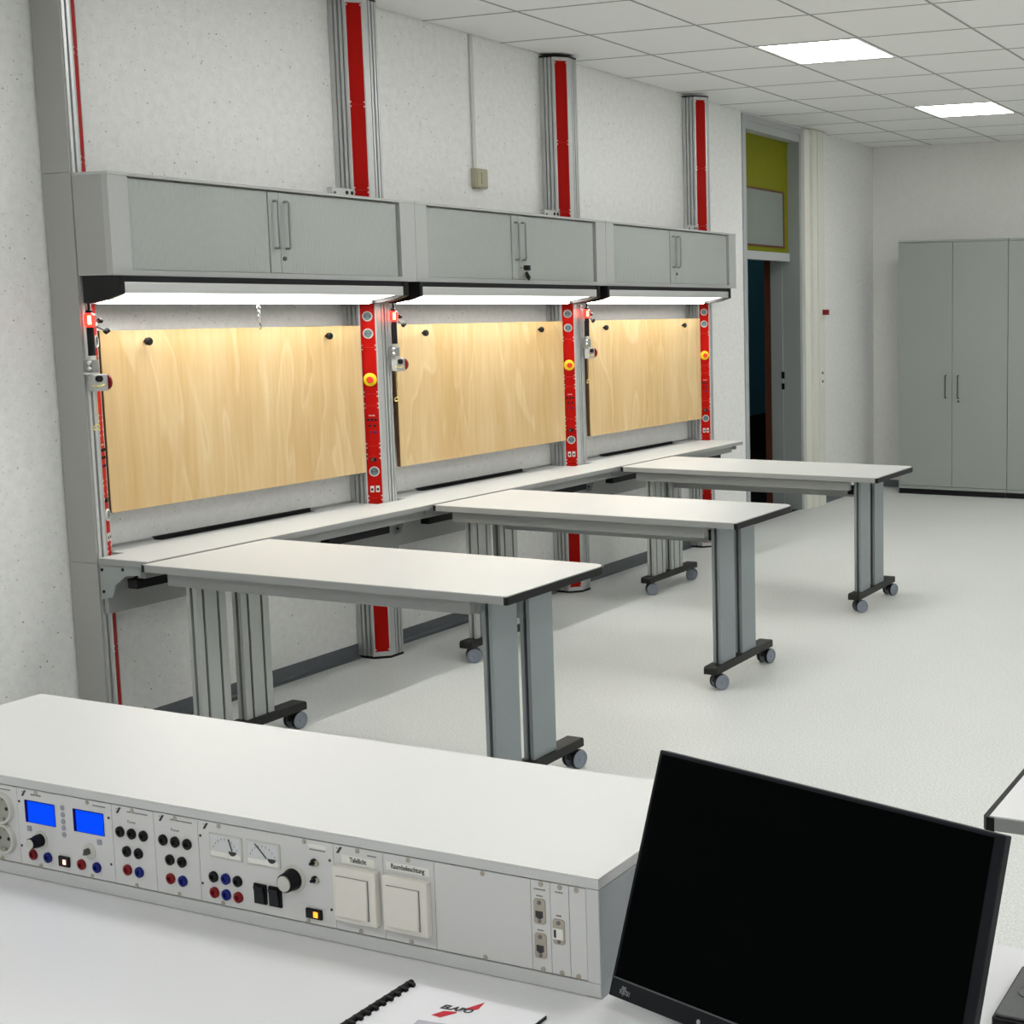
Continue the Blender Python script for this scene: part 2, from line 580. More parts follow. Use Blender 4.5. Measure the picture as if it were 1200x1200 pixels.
BAR = 0.007
for x in xs[1:-1]:
    MB().box(x - BAR, x + BAR, YF, YB, ZC - 0.0015, ZC + 0.011).obj('grid_bar', 'tbar', ceil)
bar_me = MB().box(0, 1, -BAR * 0.9, BAR * 0.9, ZC - 0.0012, ZC + 0.011).mesh('grid_bar', 'tbar')
for y in ys[1:-1]:
    for xa, xb in zip(xs, xs[1:]):
        a_, b_ = xa + (BAR if xa > 0 else 0), xb - BAR
        inst(bar_me, 'grid_bar', ceil, T((a_, y, 0)) @ Matrix.Diagonal((b_ - a_, 1, 1, 1)))
# square recessed lights
vis = {0: 'square LED ceiling light, the larger and nearer of the two in view', 4: 'square LED ceiling light, the smaller and farther of the two in view'}
for n, (i, j) in enumerate(sorted(light_cells)):
    cx, cy = (xs[i] + xs[i + 1]) / 2, (ys[j] + ys[j + 1]) / 2
    ky = round((ys[j] - GY0) / PY)
    kx = round((xs[i] - GX0) / PX)
    lab = vis.get(ky) if kx == 1 else None
    if lab is None:
        lab = 'square ceiling light out of view, row %d from left wall, bay %d from back wall' % ((kx - 1) // 4 + 1, (8 - ky) // 4)
    lt = thing('ceiling_light', lab, 'ceiling light', (cx, cy, ZC), 0, 'recessed square ceiling lights')
    hx, hy = PX / 2 - 0.0075, PY / 2 - 0.0075
    fr = MB()
    for a in ((-hx, hx, -hy, -hy + 0.022), (-hx, hx, hy - 0.022, hy), (-hx, -hx + 0.022, -hy + 0.022, hy - 0.022), (hx - 0.022, hx, -hy + 0.022, hy - 0.022)):
        fr.box(*a, -0.001, 0.011)
    fr.obj('light_frame', 'tile', lt)
    MB().box(-hx + 0.022, hx - 0.022, -hy + 0.022, hy - 0.022, 0.001, 0.01).obj('diffuser', 'lamp', lt)

# door in the left wall: tall frame with transom and olive upper panel
door = struct(MB().box(-0.004, 0.012, DY0 - 0.055, DY0 - 0.004, 0, 3.105)
              .box(-0.004, 0.012, DY0 - 0.004, DY1 + 0.03, 3.06, 3.105)
              .box(-0.10, -0.004, DY0 - 0.0, DY0 + 0.012, 0, 3.085)
              .box(-0.10, 0.004, DY0, DY1, 3.0, 3.087).obj('door_1', 'frame'), 'tall grey door frame with transom in the left wall')
MB().box(-0.155, 0.004, DY1 - 0.012, DY1 + 0.03, 0, 3.06).obj('jamb', 'jamb', door)
MB().box(-0.15, -0.085, DY0 + 0.012, DY1 - 0.012, 2.045, 2.112).obj('transom', 'frame', door, 0.004)
up_p = MB().box(-0.13, -0.10, DY0 + 0.012, DY1 - 0.012, 2.112, 3.0).obj('upper_panel', 'green', door)
up_p['label'] = 'olive green panel above the doorway'
pf = MB()
for a in ((5.90, 6.675, 2.585, 2.600), (5.90, 6.675, 2.150, 2.165), (5.90, 5.915, 2.165, 2.585), (6.655, 6.675, 2.165, 2.585)):
    pf.box(-0.10, -0.090, *a)
pf.obj('pane_frame', 'brown', up_p)
MB().box(-0.099, -0.095, 5.915, 6.655, 2.165, 2.585).obj('pane', 'pane', up_p)
MB().box(-0.26, -0.155, DY1 - 0.02, DY1, 0, 2.05).obj('inner_jamb', 'jamb', door)
st = MB()
st.box(-0.165, -0.14, DY1 - 0.026, DY1 - 0.019, 1.09, 1.145)
st.box(-0.165, -0.14, DY1 - 0.026, DY1 - 0.019, 1.0, 1.05)
st.obj('strike_plate', 'black', door)
post = MB().box(-0.322, -0.262, DY1 - 0.012, DY1 + 0.05, 0, 2.6).obj('door_edge', 'brown', door)
# corridor beyond: near-black colour stands in for its lack of light
cr = MB()
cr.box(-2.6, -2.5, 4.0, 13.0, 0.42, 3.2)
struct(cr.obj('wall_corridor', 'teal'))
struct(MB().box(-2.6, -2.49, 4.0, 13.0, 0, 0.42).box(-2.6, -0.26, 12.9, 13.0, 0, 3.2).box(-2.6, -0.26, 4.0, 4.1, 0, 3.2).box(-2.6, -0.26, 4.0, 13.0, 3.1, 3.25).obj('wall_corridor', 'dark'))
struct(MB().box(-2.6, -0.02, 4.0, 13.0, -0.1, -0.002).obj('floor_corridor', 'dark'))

cl = thing('ceiling_light', 'added fill lamp, unseen, on the corridor ceiling beyond the doorway', 'ceiling light', (-1.4, 10.6, 3.1))  # added out of view to brighten the teal corridor wall
MB().lathe([(0.16, -0.03), (0.17, 0.0)], 20).obj('fill_lamp_rim', 'frame', cl)
MB().lathe([(0, -0.035), (0.13, -0.03), (0.158, -0.005)], 20).obj('diffuser', 'corridorfill', cl)
# white duct beside the door
dk = struct(MB().box(0.0, 0.035, 6.80, 6.90, 0, 3.115).box(0.0, 0.065, 6.90, 7.13, 0.0, 3.115).obj('trim_1', 'duct', None, 0.004), 'white boxed duct between door and corner')
MB().box(0.066, 0.072, 6.98, 7.06, 0.0, 3.1).obj('duct_cover', 'duct', dk, 0.002)
al = thing('alarm_button', 'small red call button on the white duct beside the door', 'button', (0.072, 7.04, 1.632))
MB().box(0.0, 0.006, -0.035, 0.035, -0.06, 0.06).obj('plate', 'duct', al, 0.002)
MB().box(0.006, 0.045, 0.0, 0.06, -0.022, 0.022).obj('button', 'redp', al, 0.004)
for z, lab in ((1.127, 'upper white light switch on the duct beside the door'), (1.056, 'lower white light switch on the duct beside the door')):
    sw = thing('wall_switch', lab, 'switch', (0.072, 7.02, z))
    MB().box(0, 0.012, -0.034, 0.034, -0.034, 0.034).obj('plate', 'cream', sw, 0.003)
    MB().cyl(0.012, 0.012, 0.018, 16, RY(PI / 2)).obj('socket_insert', 'inkgrey', sw)

# small box with conduit on the wall
sb = thing('junction_box', 'beige surface-mounted box with thin cable duct up the wall', 'junction box', (0, 2.575, 2.37))
MB().box(0, 0.035, -0.052, 0.052, -0.052, 0.052).obj('box', 'boxbeige', sb, 0.006)
MB().box(0, 0.045, -0.012, 0.012, -0.03, 0.03).box(0.035, 0.04, -0.045, 0.045, -0.045, 0.045).obj('cover', 'boxbeige', sb, 0.003)
MB().box(0, 0.014, -0.036, -0.012, 0.052, 3.116 - 2.37).obj('cable_duct', 'conduit', sb, 0.002)

# ================================================================== SERVICE COLUMNS
def groove(pts, a, b, at, wid, dep):
    """insert a rectangular groove in the edge a->b (2d) at distance `at` from a"""
    a, b = Vector(a), Vector(b)
    t = (b - a).normalized()
    n = Vector((-t.y, t.x))   # inward for counter-clockwise outlines
    return [tuple(a + t * (at - wid / 2)), tuple(a + t * (at - wid / 2) + n * dep), tuple(a + t * (at + wid / 2) + n * dep), tuple(a + t * (at + wid / 2))]

def outline(corners, grooves):
    out = []
    n = len(corners)
    for i in range(n):
        a, b = corners[i], corners[(i + 1) % n]
        out.append(a)
        for at, wid, dep in grooves.get(i, []):
            out += groove(None, a, b, at, wid, dep)
    return out

# socket shapes, built once facing +z and shared
def schuko_meshes(r, ring_m, in_m, pre):
    ring = MB().lathe([(r * 0.78, 0.0006), (r * 0.80, r * 0.22), (r * 0.86, r * 0.27), (r * 0.95, r * 0.25), (r, r * 0.12), (r, 0)], 28).mesh(pre + 'ring', ring_m)
    inner = MB().lathe([(0, r * 0.05), (r * 0.70, r * 0.05), (r * 0.79, r * 0.18)], 28)
    inner.box(-r * 0.16, r * 0.16, r * 0.55, r * 0.76, r * 0.05, r * 0.17)
    inner.box(-r * 0.16, r * 0.16, -r * 0.76, -r * 0.55, r * 0.05, r * 0.17)
    inner = inner.mesh(pre + 'inner', in_m)
    pins = MB().cyl(r * 0.12, 0, r * 0.075, 10, T((-r * 0.38, 0, 0))).cyl(r * 0.12, 0, r * 0.075, 10, T((r * 0.38, 0, 0))).mesh(pre + 'holes', 'black')
    return ring, inner, pins
SCH = schuko_meshes(0.0235, 'socketgrey', 'sockteal', 'schuko_')
SCH2 = schuko_meshes(0.0265, 'socketgrey', 'socketin', 'schuko_large_')
def put_schuko(kit, parent, M):
    o = inst(kit[0], 'mains_socket', parent, M)
    inst(kit[1], 'socket_well', o, Matrix.Identity(4)) if parent.parent is None else inst(kit[1], 'socket_well', parent, M)
    inst(kit[2], 'contact_holes', o, Matrix.Identity(4)) if parent.parent is None else inst(kit[2], 'contact_holes', parent, M)
    return o
def banana_mesh(m, r=0.0062):
    return MB().lathe([(r, 0), (r, 0.003), (r * 0.85, 0.0038), (r * 0.5, 0.0038), (r * 0.5, 0.0012), (0, 0.0012)], 16).mesh('banana_socket', m)
BAN = {k: banana_mesh(k) for k in ('black', 'redp', 'blue')}
BANL = {k: banana_mesh(k, 0.0086) for k in ('black', 'redp', 'blue')}
SCREW = MB().lathe([(0.0034, 0), (0.0034, 0.001), (0.002, 0.0016), (0, 0.0016)], 10).mesh('screw', 'socketgrey')
SCREWD = MB().lathe([(0.0038, 0), (0.0038, 0.0008), (0.0026, 0.0016), (0, 0.0016)], 10).mesh('screw', 'brass')
JACK = MB().box(-0.0085, 0.0085, -0.015, 0.015, 0, 0.003).mesh('jack', 'socketgrey')
JACKH = MB().box(-0.005, 0.005, -0.007, 0.004, 0.003, 0.0036).mesh('jack_port', 'black')

SEG = [0.035, 0.40, 0.765, 0.785, 0.985, 1.035, 1.225, 1.28, 1.50, 1.80, 2.23, 2.62, 3.075]
def red_face(col, A, B, stop=True):
    A, B = Vector((*A, 0)), Vector((*B, 0))
    t = (B - A).normalized()
    n = t.cross(Vector((0, 0, 1)))
    mid = (A + B) / 2
    M0 = Matrix(((t.x, 0, n.x, mid.x), (t.y, 0, n.y, mid.y), (0, 1, 0, 0), (0, 0, 0, 1)))
    hw = (B - A).length / 2
    rw = hw - 0.0065
    rim = MB()
    for s in (-1, 1):
        rim.box(min(s * hw, s * (rw + 0.0005)), max(s * hw, s * (rw + 0.0005)), 0.03, 3.09, 0.0, 0.0035)
    rim.obj('panel_rail', 'alu', col, 0, M0)
    for z0, z1 in zip(SEG, SEG[1:]):
        pn = MB().box(-rw, rw, z0 + 0.0002, z1 - 0.0002, 0.0005, 0.003).obj('red_panel', 'red', col, 0, M0)
        for s in (-1, 1):
            for zz in (z0 + 0.010, z1 - 0.010):
                inst(SCREW, 'screw', pn, T((s * (rw - 0.003), zz, 0.003)))
    D = lambda x, z: M0 @ T((x, z, 0.003))
    for z in (1.646, 1.565, 0.912):
        put_schuko(SCH, col, D(0, z))
    if stop:
        es = MB().lathe([(0.031, 0), (0.031, 0.003), (0.027, 0.006), (0.0, 0.006)], 28).obj('emergency_stop', 'yellow', col, 0, D(0, 1.349))
        MB().lathe([(0.010, 0.004), (0.010, 0.020), (0.014, 0.023), (0.0155, 0.030), (0.012, 0.035), (0, 0.036)], 24).obj('mushroom_button', 'estop', es)
    for x, z, k in ((-0.017, 1.159, 'black'), (0, 1.159, 'black'), (0.017, 1.159, 'black'), (-0.011, 1.130, 'black'), (0.011, 1.130, 'black'), (-0.011, 1.099, 'redp'), (0.011, 1.099, 'blue')):
        inst(BAN[k], 'banana_socket', col, D(x, z))
    text('POWER', 0.008, 'paperlabel', col, D(0, 1.178))
    sw = MB().box(-0.013, 0.013, -0.008, 0.008, 0, 0.006).obj('rocker_switch', 'black', col, 0.001, D(0, 0.969))
    MB().box(-0.010, 0.0, -0.005, 0.005, 0.006, 0.008).obj('switch_paddle', 'aludark', sw)
    for x in (-0.0125, 0.0125):
        j = inst(JACK, 'data_jack', col, D(x, 0.828))
        inst(JACKH, 'jack_port', j, Matrix.Identity(4))

COLY = [0.0, 1.515, 3.178, 4.838]
CLAB = ['service column at the near end of the benches, seen edge-on with a flat grey side cover',
        'aluminium service column with red socket panels between the first and second plywood boards',
        'aluminium service column with red socket panels between the second and third plywood boards',
        'narrow aluminium service column with red socket panels at the far end, nearest the door']
for ci, cy in enumerate(COLY):
    c = thing('service_column', CLAB[ci], 'column', (0.0, cy, 0), 0, 'red and aluminium service columns')
    if ci == 0:
        cor = [(0.003, 0.008), (0.16, 0.008), (0.16, 0.040), (0.126, 0.088), (0.003, 0.088)]
        gr = {1: [(0.016, 0.009, 0.012)]}
        face = ((0.16, 0.040), (0.126, 0.088))
    elif ci == 3:
        cor = [(0.003, 0), (0.10, 0), (0.16, 0.05), (0.16, 0.09), (0.003, 0.09)]
        gr = {0: [(0.030, 0.008, 0.012), (0.055, 0.012, 0.014), (0.080, 0.008, 0.012)], 2: [(0.02, 0.008, 0.01)]}
        face = ((0.10, 0), (0.16, 0.05))
    else:
        cor = [(0.003, 0), (0.10, 0), (0.16, 0.05), (0.16, 0.14), (0.10, 0.19), (0.003, 0.19)]
        gr = {0: [(0.030, 0.008, 0.012), (0.055, 0.012, 0.014), (0.080, 0.008, 0.012)], 2: [(0.036, 0.006, 0.006), (0.056, 0.010, 0.012), (0.076, 0.006, 0.006)]}
        face = ((0.10, 0), (0.16, 0.05))
    MB().prism(outline(cor, gr), 0.012, 3.095).obj('profile', 'alu', c)
    shrunk = [(x * 0.99 + 0.001, y) for x, y in cor]
    MB().prism(cor, 0.0, 0.012).obj('base_cap', 'black', c)
    MB().prism(cor, 3.095, 3.105).obj('top_cap', 'black', c)
    if ci == 0:
        MB().box(0.012, 0.156, 0.0, 0.0075, 0.012, 0.735).box(0.012, 0.156, 0.0, 0.0075, 0.7365, 2.178).box(0.012, 0.156, 0.0, 0.0075, 2.180, 3.105).obj('side_cover', 'cabside', c)
    red_face(c, *face, stop=ci > 0)
    if ci:
        # small fixing bracket beside the column on top of the cabinets
        br = MB().box(0.085, 0.115, -0.150, -0.002, 2.195, 2.232).obj('fixing_bracket', 'alu', c, 0.002)
        for y in (-0.055, -0.022):
            MB().cyl(0.009, 0, 0.002, 12, T((0.1145, y, 2.213)) @ RY(PI / 2)).obj('bolt_hole', 'black', br)
        MB().cyl(0.008, 0, 0.002, 12, T((0.1145, -0.132, 2.207)) @ RY(PI / 2)).obj('bolt_hole', 'aludark', br)

# ================================================================== OVERHEAD CABINETS
UW = 1.651
CZ0, CZ1, CX0, CX1 = 1.807, 2.178, 0.1635, 0.339
OLAB = ['grey overhead roller-shutter cabinet above the first plywood board, nearest the camera',
        'grey overhead roller-shutter cabinet above the second plywood board, with keys in its lock',
        'grey overhead roller-shutter cabinet above the third plywood board, nearest the door']
oy0, oy1, oz0, oz1 = 0.084, 1.548, 1.828, 2.162
for k in range(3):
    c = thing('overhead_cabinet', OLAB[k], 'cabinet', (0, k * UW, 0), 0, 'overhead roller-shutter cabinets')
    y1 = UW - 0.002
    body = MB()
    body.box(CX0, CX1 - 0.030, 0.0, y1, CZ0 + 0.004, CZ1 - 0.012)
    body.obj('carcass', 'cabside', c)
    fr = MB()
    fr.box(CX1 - 0.030, CX1, 0.0, oy0, CZ0 + 0.004, CZ1 - 0.012)
    fr.box(CX1 - 0.030, CX1, oy1, y1, CZ0 + 0.004, CZ1 - 0.012)
    fr.box(CX1 - 0.030, CX1, oy0, oy1, CZ0 + 0.004, oz0)
    fr.obj('front_frame', 'cab', c)
    MB().box(CX0 - 0.0, CX1 + 0.002, 0.0, y1, CZ1 - 0.012, CZ1).obj('top_board', 'cab', c, 0.002)
    MB().box(CX0 - 0.0, CX1 + 0.002, 0.0, y1, CZ0, CZ0 + 0.004).obj('bottom_board', 'cab', c)
    ym = (0.76, 0.818, 0.876)
    xs_ = CX1 - 0.012
    for a, b, gap_side in ((oy0 + 0.002, ym[0] - 0.001, 0), (ym[2] + 0.001, oy1 - 0.014, 1)):
        m = MB()
        n = int((b - a) / 0.0125)
        st_ = (b - a) / n
        pts = [(xs_ - 0.012, a)]
        for q in range(n):
            y = a + q * st_
            pts += [(xs_ - 0.0008, y + st_ * 0.04), (xs_, y + st_ * 0.2), (xs_, y + st_ * 0.8), (xs_ - 0.0008, y + st_ * 0.96)]
        pts.append((xs_ - 0.012, b))
        m.prism(pts, oz0 + 0.002, oz1 - 0.003)
        m.obj('shutter', 'shut', c)
    for q in range(2):
        m = MB().box(xs_ - 0.012, xs_ + 0.004, ym[q] + 0.001, ym[q + 1] - 0.001, oz0 + 0.002, oz1 - 0.003).obj('shutter_grip_strip', 'shut', c, 0.0015)
        yc = (ym[q] + ym[q + 1]) / 2
        h = MB().tube([(xs_ + 0.004, yc, 1.931), (xs_ + 0.024, yc, 1.931), (xs_ + 0.030, yc, 1.937), (xs_ + 0.030, yc, 2.117), (xs_ + 0.024, yc, 2.123), (xs_ + 0.004, yc, 2.123)], 0.0055, 8)
        h.obj('handle', 'handle', m)
    MB().cyl(0.009, 0, 0.006, 14, T((xs_ + 0.004, 0.835, 1.89)) @ RY(PI / 2)).obj('lock', 'chrome' if k == 1 else 'aludark', c)
    if k == 1:
        kx = xs_ + 0.010
        MB().box(kx, kx + 0.018, 0.831, 0.839, 1.888, 1.892).prism(rounded(kx + 0.014, kx + 0.046, 0.820, 0.850, 0.009), 1.877, 1.903).obj('key', 'black', c)
        MB().prism([(0.842, 1.865), (0.858, 1.872), (0.885, 1.842), (0.872, 1.825), (0.855, 1.838)], kx + 0.010, kx + 0.016, 'X').obj('key', 'black', c)

# ================================================================== UNDER-CABINET LAMPS
BLAB = ['under-cabinet bench lamp over the first plywood board', 'under-cabinet bench lamp over the second plywood board', 'under-cabinet bench lamp over the third plywood board']
for k in range(3):
    l = thing('bench_lamp', BLAB[k], 'lamp', (0, 0.001 + 1.631 * k, CZ0), 0, 'under-cabinet bench lamps')
    L_ = 1.552
    prof_cap = [(0.178, -0.001), (0.368, -0.001), (0.368, -0.067), (0.30, -0.088), (0.215, -0.101), (0.178, -0.101)]
    for y, wc in ((0.0, 0.021), (L_ - 0.034, 0.034)):
        MB().prism(prof_cap, y, y + wc, 'Y').obj('end_cap', 'black', l, 0.003)
    MB().box(0.185, 0.363, 0.022, L_ - 0.035, -0.022, -0.001).obj('top_rail', 'black', l)
    hs = MB().box(0.341, 0.366, 0.022, L_ - 0.035, -0.064, -0.024).box(0.186, 0.341, 0.022, L_ - 0.035, -0.04, -0.024).box(0.178, 0.186, 0.022, L_ - 0.035, -0.1025, -0.024)
    hs.obj('housing', 'alu', l, 0.002)
    MB().prism([(0.207, -0.0855), (0.339, -0.062), (0.339, -0.056), (0.207, -0.0795)], 0.03, L_ - 0.045, 'Y').obj('diffuser', 'diff', l)
    MB().prism([(0.1885, -0.1020), (0.2000, -0.0865), (0.1980, -0.0850), (0.1865, -0.1000)], 0.05, L_ - 0.06, 'Y').obj('led_strip', 'led', l)

# ================================================================== PLYWOOD BOARDS
PLAB = ['large plywood mounting board on the wall behind the first table', 'large plywood mounting board on the wall behind the second table', 'large plywood mounting board on the wall behind the third table, nearest the door']
for k, (y0, y1, ky) in enumerate(((0.109, 1.500, (0.306, 1.278)), (1.742, 3.165, (1.939, 2.926)), (3.428, 4.826, (3.600, 4.574)))):
    b = thing('plywood_board', PLAB[k], 'board', (0.119, y0, 0.912), 0, 'plywood mounting boards')
    W_, H_ = y1 - y0, 1.604 - 0.912
    MB().box(-0.003, 0, 0.0, W_, 0, H_).obj('face_veneer', 'wood', b)
    MB().box(-0.024, -0.003, 0.0, W_, 0, H_).obj('core', 'woodedge', b)
    for q in (0, 1):
        kn = MB().lathe([(0.006, 0), (0.006, 0.012), (0.015, 0.014), (0.016, 0.026), (0.012, 0.031), (0, 0.031)], 16, T((0, ky[q] - y0, 1.560 - 0.912)) @ RY(PI / 2)).obj('fixing_knob', 'black', b)
    for yy in (0.16, W_ - 0.16):
        MB().box(-0.115, -0.0245, yy - 0.02, yy + 0.02, 0.06, H_ - 0.06).obj('mounting_rail', 'alu', b)
hk = thing('spring_hook', 'small metal hook and chain hanging from the first bench lamp', 'hook', (0.21, 0.80, 1.700))
for q in range(3):
    pts = []
    for a in range(12):
        an = 2 * PI * a / 12
        u_, v_ = 0.007 * math.cos(an), 0.014 * math.sin(an)
        pts.append((u_ if q % 2 else 0.0, 0.0 if q % 2 else u_, -0.016 - 0.022 * q + v_))
    MB().tube(pts, 0.0022, 6, True).obj('chain_link', 'chrome', hk)
MB().tube([(0, 0, -0.074), (0, 0.006, -0.084), (0, 0.008, -0.094), (0, 0.002, -0.102)], 0.0028, 6).obj('hook_end', 'aludark', hk)

# ================================================================== WALL WORKTOP
wt = thing('wall_worktop', 'long narrow white worktop running along the wall through the red columns', 'worktop', (0, 0, 0))
wb = MB()
WT0, WT1, WX, WYE = 0.737, 0.760, 0.412, 4.865
wb.box(0.166, WX, 0.0, WYE, WT0, WT1)
for a, b, s0, s1 in ((0.1115, 1.511, 0.38, 1.24), (1.709, 3.174, 1.975, 2.88), (3.372, 4.834, 3.69, 4.60)):
    wb.box(0.003, 0.166, a, s0, WT0, WT1)
    wb.box(0.058, 0.166, s0, s1, WT0, WT1)
    wb.box(0.003, 0.166, s1, b, WT0, WT1)
    MB().box(0.003, 0.058, s0, s1, 0.743, 0.756).obj('cable_slot', 'black', wt)
    MB().box(0.003, 0.014, s0, s1, 0.7565, 0.772).obj('slot_brush', 'black', wt)
    for ya_, yb_ in ((a, s0 - 0.001), (s1 + 0.001, b)):
        MB().box(0.003, 0.014, ya_, yb_, 0.7605, 0.769).obj('rear_upstand', 'edge', wt)
wb.obj('board', 'top', wt)
MB().box(WX, WX + 0.003, 0.0, WYE, WT0, WT1 - 0.002).obj('front_edge', 'edge', wt)
MB().box(0.166, WX, -0.003, 0.0, WT0, WT1 - 0.002).obj('end_edge', 'edge', wt)
MB().box(0.325, 0.36, 0.03, WYE - 0.06, 0.688, 0.7365).obj('support_beam', 'edge', wt, 0.002)
for y in (0.002, 1.60, 3.26, 4.87 - 0.03):
    bx = 0.1645 if y < 0.01 else 0.1895
    br = MB().prism([(bx, 0.736), (0.375, 0.736), (0.375, 0.706), (0.295, 0.698), (0.240, 0.660), (0.222, 0.612), (bx, 0.60)], y, y + 0.006, 'Y').obj('bracket', 'jamb', wt)
    for x, z in ((bx + 0.014, 0.715), (0.285, 0.722), (bx + 0.016, 0.632)):
        MB().cyl(0.006, 0, 0.003, 10, T((x, y, z)) @ RX(PI / 2)).obj('bracket_bolt', 'black', br)
tag(MB().box(0.168, 0.188, 0.012, 4.85, 0.545, 0.7355).obj('cable_panel', 'edge'), 'long grey cable panel hanging below the rear of the wall worktop', 'cable panel')
for k in range(3):
    for q, (ya, yb) in enumerate(((0.03, 0.42), (1.02, 1.41))):
        ps = thing('power_strip', ['black power strip under the worktop near its %s bracket' % ('first', 'second', 'third')[k], 'black power strip under the worktop at the far side of the %s table' % ('first', 'second', 'third')[k]][q], 'power strip', (0.27, 1.655 * k + ya, 0.645), 0, 'black power strips under the worktop')
        MB().box(0, 0.05, 0, yb - ya, 0, 0.036).obj('strip_body', 'black', ps, 0.003)
        MB().box(0.012, 0.018, 0.02, yb - ya - 0.02, 0.036, 0.0915).obj('hanger_plate', 'aludark', ps)

# ================================================================== TABLES
TL, TW = 1.594, 0.605
def caster_parts(parent, x, y, rz):
    c = thing_part = bpy.data.objects.new('caster', MB().lathe([(0.0, 0.0735), (0.012, 0.0735), (0.012, 0.060), (0.0, 0.060)], 14).box(-0.012, 0.026, -0.011, 0.011, 0.034, 0.066).mesh('caster', 'black'))
    COL.objects.link(c)
    c.parent = parent
    c.matrix_local = T((x, y, 0)) @ RZ(rz)
    for s in (-1, 1):
        MB().lathe([(0.0, 0.0), (0.020, 0.0), (0.0335, 0.002), (0.0345, 0.012), (0.0335, 0.020), (0.026, 0.022), (0.024, 0.019), (0.008, 0.019), (0.006, 0.022), (0, 0.022)], 24,
                   T((0.018, s * 0.0115, 0.0345)) @ RX(-s * PI / 2)).obj('wheel', 'wheel', c)
        MB().lathe([(0.0338, 0.002), (0.0352, 0.005), (0.0352, 0.015), (0.0338, 0.0185)], 24, T((0.018, s * 0.0115, 0.0345)) @ RX(-s * PI / 2)).obj('tyre', 'black', c)
    return c

def table(label, loc, rz, yaw, top='top'):
    t = thing('work_table', label, 'table', loc, rz, 'mobile work tables')
    r = 0.05
    def plan(d):
        pts = [(d, d), (TL - d - 0.006, d), (TL - d, d + 0.006)]
        for k in range(7):
            a = PI / 2 * k / 6
            pts.append((TL - d - r + r * math.cos(a), TW - d - r + r * math.sin(a)))
        pts += [(d + 0.006, TW - d), (d, TW - d - 0.006)]
        return pts
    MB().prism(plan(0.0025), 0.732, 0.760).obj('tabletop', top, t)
    MB().box(0.012, TL - 0.010, 0.0, 0.0025, 0.733, 0.7575).obj('edge_band', 'edge', t)
    MB().box(0.012, TL - r, TW - 0.0025, TW, 0.733, 0.7575).obj('edge_band', 'edge', t)
    ee = [(TL - 0.010, 0.0), (TL, 0.0), (TL + 0.004, 0.006)]
    for k in range(7):
        a = PI / 2 * k / 6
        ee.append((TL + 0.003 - r + r * math.cos(a), TW + 0.003 - r + r * math.sin(a)))
    inn = []
    for k in range(7):
        a = PI / 2 * (6 - k) / 6
        inn.append((TL - 0.003 - r + r * math.cos(a), TW - 0.003 - r + r * math.sin(a)))
    MB().prism(ee + inn + [(TL - 0.003, 0.004), (TL - 0.010, 0.003)], 0.731, 0.7565).obj('end_edge', 'black', t)
    MB().prism([(0.012, 0.0), (0.012, 0.0025), (0.0025, 0.0025), (0.0025, TW - 0.002), (-0.004, TW - 0.001), (-0.011, TW - 0.010), (-0.011, 0.010), (-0.004, 0.001)], 0.731, 0.7575).obj('end_edge', 'black', t, 0.002)
    for ya, yb in ((0.050, 0.085), (TW - 0.095, TW - 0.06)):
        MB().box(0.066, 1.412, ya, yb, 0.676, 0.724).obj('apron', 'edge', t, 0.002)
        MB().box(0.066, 1.412, ya + 0.004, yb - 0.004, 0.724, 0.732).obj('apron_spacer', 'aludark', t)
    for side, (x0, x1, bx0, bx1, cx) in enumerate(((0.102, 0.146, 0.095, 0.160, 0.128), (1.422, 1.463, 1.410, 1.475, 1.452))):
        for y0, y1 in ((0.098, 0.235), (0.306, 0.443)):
            # aluminium profile with slots: two on the inner wide face, one on each narrow face
            cor = [(x0, y0), (x1, y0), (x1, y1), (x0, y1)]
            sl = [(0.034, 0.011, 0.012), (0.101, 0.011, 0.012)]
            gr = {0: [((x1 - x0) / 2, 0.013, 0.014)], 2: [((x1 - x0) / 2, 0.013, 0.014)]}
            gr[1 if side == 0 else 3] = sl
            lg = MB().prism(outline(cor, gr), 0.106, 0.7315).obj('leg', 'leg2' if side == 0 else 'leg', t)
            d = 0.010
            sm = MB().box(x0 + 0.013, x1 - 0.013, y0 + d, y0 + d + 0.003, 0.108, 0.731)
            sm.obj('slot_shade_strip', 'aludark', lg)  # dark strips in the slots paint the shade inside them
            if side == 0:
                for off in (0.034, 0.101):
                    MB().box(x1 - d - 0.001, x1 - d + 0.002, y0 + off - 0.0054, y0 + off + 0.0054, 0.108, 0.731).obj('slot_shade_strip', 'aludark', lg)
        MB().prism([(0.030, 0.072), (0.600, 0.072), (0.600, 0.098), (0.592, 0.106), (0.038, 0.106), (0.030, 0.098)], bx0, bx1, 'X').obj('foot_bar', 'blacksoft', t)
        for q, y in enumerate((0.062, 0.548)):
            caster_parts(t, cx, y, yaw[side * 2 + q])
    MB().box(0.146, 1.422, 0.35, 0.39, 0.60, 0.66).obj('crossbeam', 'edge', t, 0.002)
    MB().box(1.30, 1.36, 0.30, 0.34, 0.62, 0.67).obj('control_box', 'black', t)
    return t

XT = 0.4385
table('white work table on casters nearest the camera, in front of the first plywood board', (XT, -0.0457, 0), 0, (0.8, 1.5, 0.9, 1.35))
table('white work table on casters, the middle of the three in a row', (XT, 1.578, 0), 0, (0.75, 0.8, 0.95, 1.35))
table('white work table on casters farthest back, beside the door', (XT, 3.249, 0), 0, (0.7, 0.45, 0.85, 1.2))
table('white table cut off at the right edge, corner behind the monitor', (4.028, -1.338, 0), 0, (0.7, 0.8, 0.9, 1.2), 'white2')

